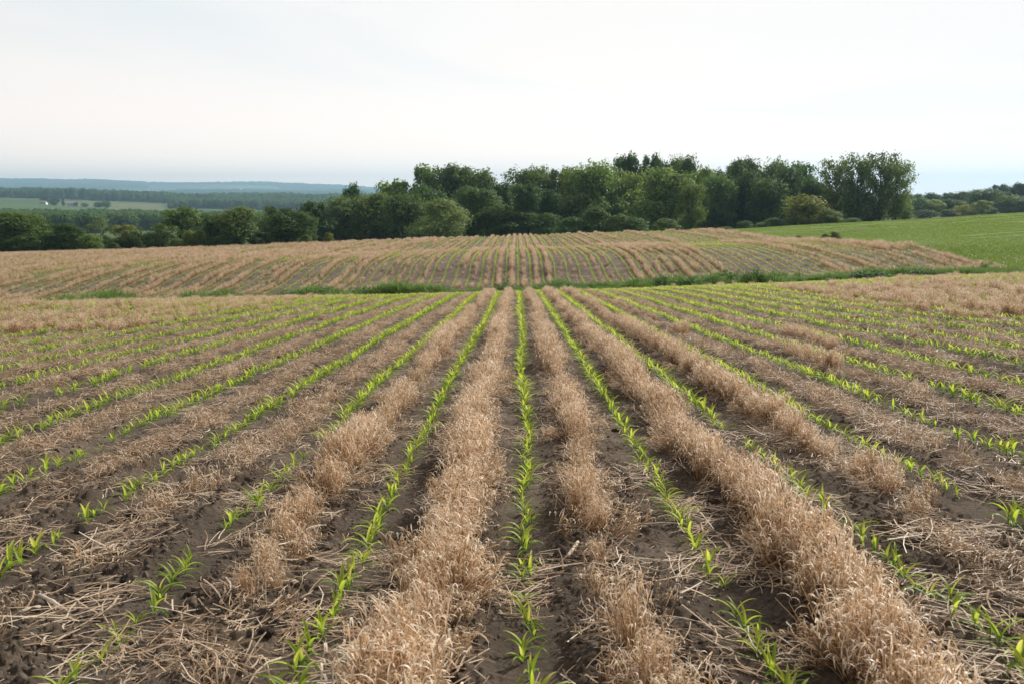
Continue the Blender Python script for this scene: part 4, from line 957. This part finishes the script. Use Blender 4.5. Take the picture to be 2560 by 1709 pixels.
for a in [(1882, 667, 705, 52, 'tallest dark weed clump in the swale right of the centre', 52.5), (1825, 672, 705, 56, 'leafy weed clump left of the tallest dark one', 53), (1720, 690, 712, 60, 'wide low weed clump right of the centre rows', 53),
          (1650, 686, 715, 36, 'narrow weed clump where rye bushes begin right of centre', 53), (2070, 690, 712, 16, 'lone small dark weed in the rye on the right', 45), (2461, 653, 672, 20, 'small dark weed at the end of the rye edge', 56),
          (2170, 672, 702, 90, 'broad grassy weed clump below the right hill', 53), (2300, 668, 694, 70, 'weed clump right of the broad grassy one', 53), (1258, 700, 728, 56, 'weed clump at the head of the middle rye strips', 52), (1400, 708, 728, 40, 'low weed clump just right of the middle rows', 52),
          (829, 714, 747, 54, 'whitish leafy weed clump, largest left of the centre', 52), (715, 722, 755, 50, 'dark leafy weed clump left of the whitish one', 52), (645, 730, 757, 34, 'weed clump third from the whitish one to its left', 52.5), (555, 730, 758, 60, 'grassy weed clump in the left swale', 52.5),
          (470, 737, 760, 60, 'long grassy weed clump toward the left of the swale', 52.5), (780, 722, 752, 36, 'small weed clump between the dark and the whitish ones', 53), (905, 716, 744, 44, 'weed clump just right of the whitish one', 52), (975, 718, 742, 36, 'pale weed clump where the left swale narrows', 52),
          (105, 743, 764, 60, 'low green weed clump at the far left of the swale', 52.5), (262, 742, 762, 56, 'low green weed clump between the far left and the long one', 52.5)]: weed(a[0], a[1], a[2], a[3], a[4], a[5])
def shrub2(u, vt, w, Y, label): plant_tree('bush', u, vt, w, Y, 'mid', label, 'shrub', 'shrub')
shrub2(2088, 580, 30, 96.5, 'dark green shrub at the edge of the meadow above the rye')
shrub2(2064, 585, 22, 96.8, 'low green shrub left of the dark meadow-edge shrub')
shrub2(1997, 589, 18, 99.5, 'smallest green shrub on the rye and meadow boundary')

# ------------------------------------------------------------------ stones, clods and broken stalks on the near soil
def rock_mesh(seed, m, name, rough=.28):
    r = np.random.default_rng(seed); n1, n2 = 16, 26; v = [(0, 0, 1.)]
    for i in range(1, n1):
        th = math.pi * i / n1
        for j in range(n2): v.append((math.sin(th) * math.cos(2 * math.pi * j / n2), math.sin(th) * math.sin(2 * math.pi * j / n2), math.cos(th)))
    v.append((0, 0, -1.)); v = np.array(v)
    for _ in range(7):
        d = norm(r.normal(size=3)); v -= d * np.clip((v @ d) - r.uniform(.55, .85), 0, 1)[:, None] * .8
    v *= (1 + rough * np.array([(fbm(np.array(p[0] * 2.2 + 5 + seed), np.array(p[1] * 2.2 + p[2] * 1.7), seed, 5) + .45 * fbm(np.array(p[0] * 6 + p[2] * 4), np.array(p[1] * 6 - p[2] * 5 + seed), seed + 9, 3)) for p in v]))[:, None]
    t, q = [], []
    for j in range(n2):
        t.append((0, 1 + j, 1 + (j + 1) % n2)); b = 1 + (n1 - 2) * n2; t.append((len(v) - 1, b + (j + 1) % n2, b + j))
        for i in range(n1 - 2): a = 1 + i * n2; q.append((a + j, a + n2 + j, a + n2 + (j + 1) % n2, a + (j + 1) % n2))
    return new_mesh(name, v, [np.array(q), np.array(t)], m)
for i, (u, v, w, kd, lab) in enumerate([
  (410, 1529, 34, 's', 'pale flat stone beside a corn seedling, lower left'), (1482, 1618, 36, 's', 'pale rounded stone low in the strip right of the middle row'), (1572, 1620, 58, 's', 'grey-brown stone right of the pale rounded one'),
  (1446, 1632, 66, 'c', 'large dark earth clod beside the pale rounded stone'), (319, 1468, 60, 'c', 'low earth clod between flattened straw, lower left'), (666, 1614, 62, 'c', 'earth clod heap left of the leftmost standing rye'),
  (450, 1108, 40, 'c', 'upright blocky clod between straw mats, left middle'), (330, 1309, 52, 'c', 'rough earth clod between the straw strips on the left'), (2469, 1218, 56, 'c', 'big blocky clod near the right edge'),
  (2275, 1360, 44, 's', 'smooth grey-brown stone between two right-hand corn rows'), (2449, 955, 32, 's', 'rounded pale stone on bare soil at upper right'), (2337, 1152, 46, 'c', 'rounded dark clod beside the third row on the right'),
  (1362, 1042, 24, 's', 'small pale stone right of the middle row'), (1540, 1074, 30, 'c', 'dark clod at the left side of the second right row'), (1622, 1098, 30, 'c', 'round dark clod at the foot of the tall right rye'), (200, 1330, 50, 'c', 'cracked clod at the left edge of the bare soil'), (985, 1400, 34, 's', 'grey stone left of the tall rye in the lower middle'), (470, 1490, 40, 'c', 'dark clod behind the three lower left seedlings'), (60, 1388, 60, 'c', 'dark clod heap at the far left edge')]):
    x, y = spot(u, v); s = w * y / FPX / 2 * (.95 if kd == 's' else .78); z = float(ground(np.array(x), np.array(y)) + soil_relief(np.array([x]), np.array([y]))[0])
    nm = 'stone' if kd == 's' else 'soil_clod'
    o = link(nm, rock_mesh(900 + i, M_STONE if kd == 's' else M_CLOD, nm, .25 if kd == 's' else .75)); o.location = (x, y, z + s * .15); o.scale = (s, s * .8, s * (.55 if kd == 's' else .7)); o.rotation_euler = (random.gauss(0, .2), random.gauss(0, .2), random.uniform(0, 6.28)); tag(o, lab, 'stone' if kd == 's' else 'clod', 'stones lying in the field' if kd == 's' else 'clods lying in the field')
CR = [proto('crumb_source', rock_mesh(940 + i, M_CRUMB, 'crumb', .8)) for i in range(4)]
cp = []
while len(cp) < 24000:
    y = 2.3 * (16 / 2.3) ** random.random(); x = random.uniform(-.62, .62) * (y + 1)
    d = abs(float(row_of(np.array(x), np.array(y))))
    if d < .10 and random.random() < .8 or d > .26 and random.random() < .5: continue
    if float(vnoise(np.array(x * 2.3), np.array(y * 1.7), 63)) < .38: continue
    cp.append((x, y))
n = len(cp); cs = .0035 + .010 * rng.random(n) ** 3.5 + np.where(rng.random(n) < .045, rng.uniform(.004, .016, n), 0)
scatter('soil_crumbs', CR, lay(cp, .001), rng.uniform(0, 6.28, (n, 3)), np.stack([cs, cs * rng.uniform(.7, 1, n), cs * .6], 1), rng.integers(0, 4, n), 'loose crumbs of brown soil strewn between the corn rows', 'soil crumbs')
def stalk(u0, v0, u1, v1, r, lab, joint=True):
    x0, y0 = spot(u0, v0); x1, y1 = spot(u1, v1)
    zz = ground(np.array([x0, x1]), np.array([y0, y1])) + soil_relief(np.array([x0, x1]), np.array([y0, y1])) + r * 1.3
    c = np.array([(x0 + x1) / 2, (y0 + y1) / 2, zz.mean()]); d = np.array([x1 - x0, y1 - y0, zz[1] - zz[0]]) / 2
    t = empty('cornstalk', c); tag(t, lab, 'cornstalk')
    mb = MB(); s = np.linspace(-1, 1, 9)[:, None]; rr = r * (1 + .18 * (np.abs(s[:, 0]) < .08) + .1 * np.cos(s[:, 0] * 9)); mb.tube(s * d + np.array([0, 0, 1]) * .004 * (1 - s ** 2), rr, 9); link('stem', mb.mesh('stem', M_PALE), t)
    sd = norm(np.cross(d, [0, 0, 1])); mb = MB(); mb.ribbon(np.array([-.3 * d + sd * r, .1 * d + sd * r * 2.4 + [0, 0, .012], .5 * d + sd * r * 3.5 + [0, 0, .004], .95 * d + sd * r * 4.5]), np.array([.8, 1.5, 1.2, .2]) * r * 1.6, norm(np.array([0, 0, 1]) + sd * .6), .8); link('husk', mb.mesh('husk', M_PALE), t)
stalk(99, 1503, 168, 1546, .0085, 'broken white cornstalk piece at the lower left')
stalk(46, 1550, 102, 1534, .0075, 'shredded pale cornstalk just left of the white piece')
stalk(1418, 1399, 1464, 1343, .0085, 'white cornstalk piece lying right of the middle row')
stalk(1500, 1600, 1545, 1583, .006, 'thin grey-white stalk above the pale stone')
stalk(1893, 1054, 1902, 1068, .006, 'tiny white husk scrap between right-hand rye strips')

# ------------------------------------------------------------------ the far farm
def house(u, v, Y, L, Wd, H, rz, name, label, cat, wins):
    x = bearing_x(u, v, Y); z = float(ground(np.array(x), np.array(Y)) + swell(np.array(x), np.array(Y))); t = empty(name, (x, Y, z), rz); tag(t, label, cat, 'farm buildings in the distance')
    mb = MB(); h, w = L / 2, Wd / 2; mb.box(-h, h, -w, w, -2, H); mb.add([(-h, -w, H), (-h, w, H), (-h, 0, H + w * .8), (h, -w, H), (h, w, H), (h, 0, H + w * .8)], t=[(0, 1, 2), (3, 5, 4)]); link('wall', mb.mesh('wall', M_WHITE, False), t)
    mb = MB(); e = .5; zt = H + w * .8 + .12
    for s in (-1, 1): mb.add([(-h - e, s * (w + e), H - e * .7 + .12), (h + e, s * (w + e), H - e * .7 + .12), (h + e, 0, zt), (-h - e, 0, zt), (-h - e, s * (w + e), H - e * .7 + .32), (h + e, s * (w + e), H - e * .7 + .32), (h + e, 0, zt + .2), (-h - e, 0, zt + .2)], q=[(0, 1, 2, 3), (4, 7, 6, 5), (0, 4, 5, 1), (3, 2, 6, 7)])
    rf = link('roof', mb.mesh('roof', M_SHINGLE, False), t)
    for i in range(wins):
        mb = MB(); wx = -h + (i + .7) * L / (wins + .6); mb.box(wx - .5, wx + .5, -w - .06, -w + .1, H * .4, H * .4 + 1.4); wn = link('window', mb.mesh('window', M_GLASS, False), t)
    mb = MB(); mb.box(h - 2.2, h - 1.2, -w - .08, -w + .1, -.2, 2); link('door', mb.mesh('door', M_SHINGLE, False), t)
house(179, 514, 1440, 11, 7, 3.2, .25, 'farmhouse', 'low white farmhouse with grey roof at the edge of the far green field', 'house', 3)
house(109, 506, 1500, 9, 6, 3.0, -.1, 'barn', 'small white barn left of the pointed spruce on the far valley side', 'barn', 2)
house(125, 467.5, 7600, 30, 14, 9, .1, 'barn', 'tiny white barn on the blue far hill', 'barn', 4)
house(598, 477.5, 7200, 34, 16, 8, .2, 'barn', 'tiny white barn low on the blue hills behind the pine-edged ridge', 'barn', 4)

# ------------------------------------------------------------------ air
m, N_, L_ = mat('haze'); pv = N_.new('ShaderNodeVolumePrincipled'); pv.inputs['Color'].default_value = (.48, .77, 1.0, 1); pv.inputs['Density'].default_value = 1.5e-4; pv.inputs['Anisotropy'].default_value = .35
oo = N_.new('ShaderNodeOutputMaterial'); L_.new(pv.outputs[0], oo.inputs['Volume'])
mb = MB(); zlo = float(min(Vf[:, 2].min(), Z1.min(), GZ.min())) - 1.5; zhi = float(Vf[:, 2].max()) + 45
mb.box(-9500, 9500, -300, 10600, zlo, zhi); hz = link('haze', mb.mesh('haze', m, False)); hz['kind'] = 'stuff'; hz['label'] = 'thin blue haze over the valley and hills'
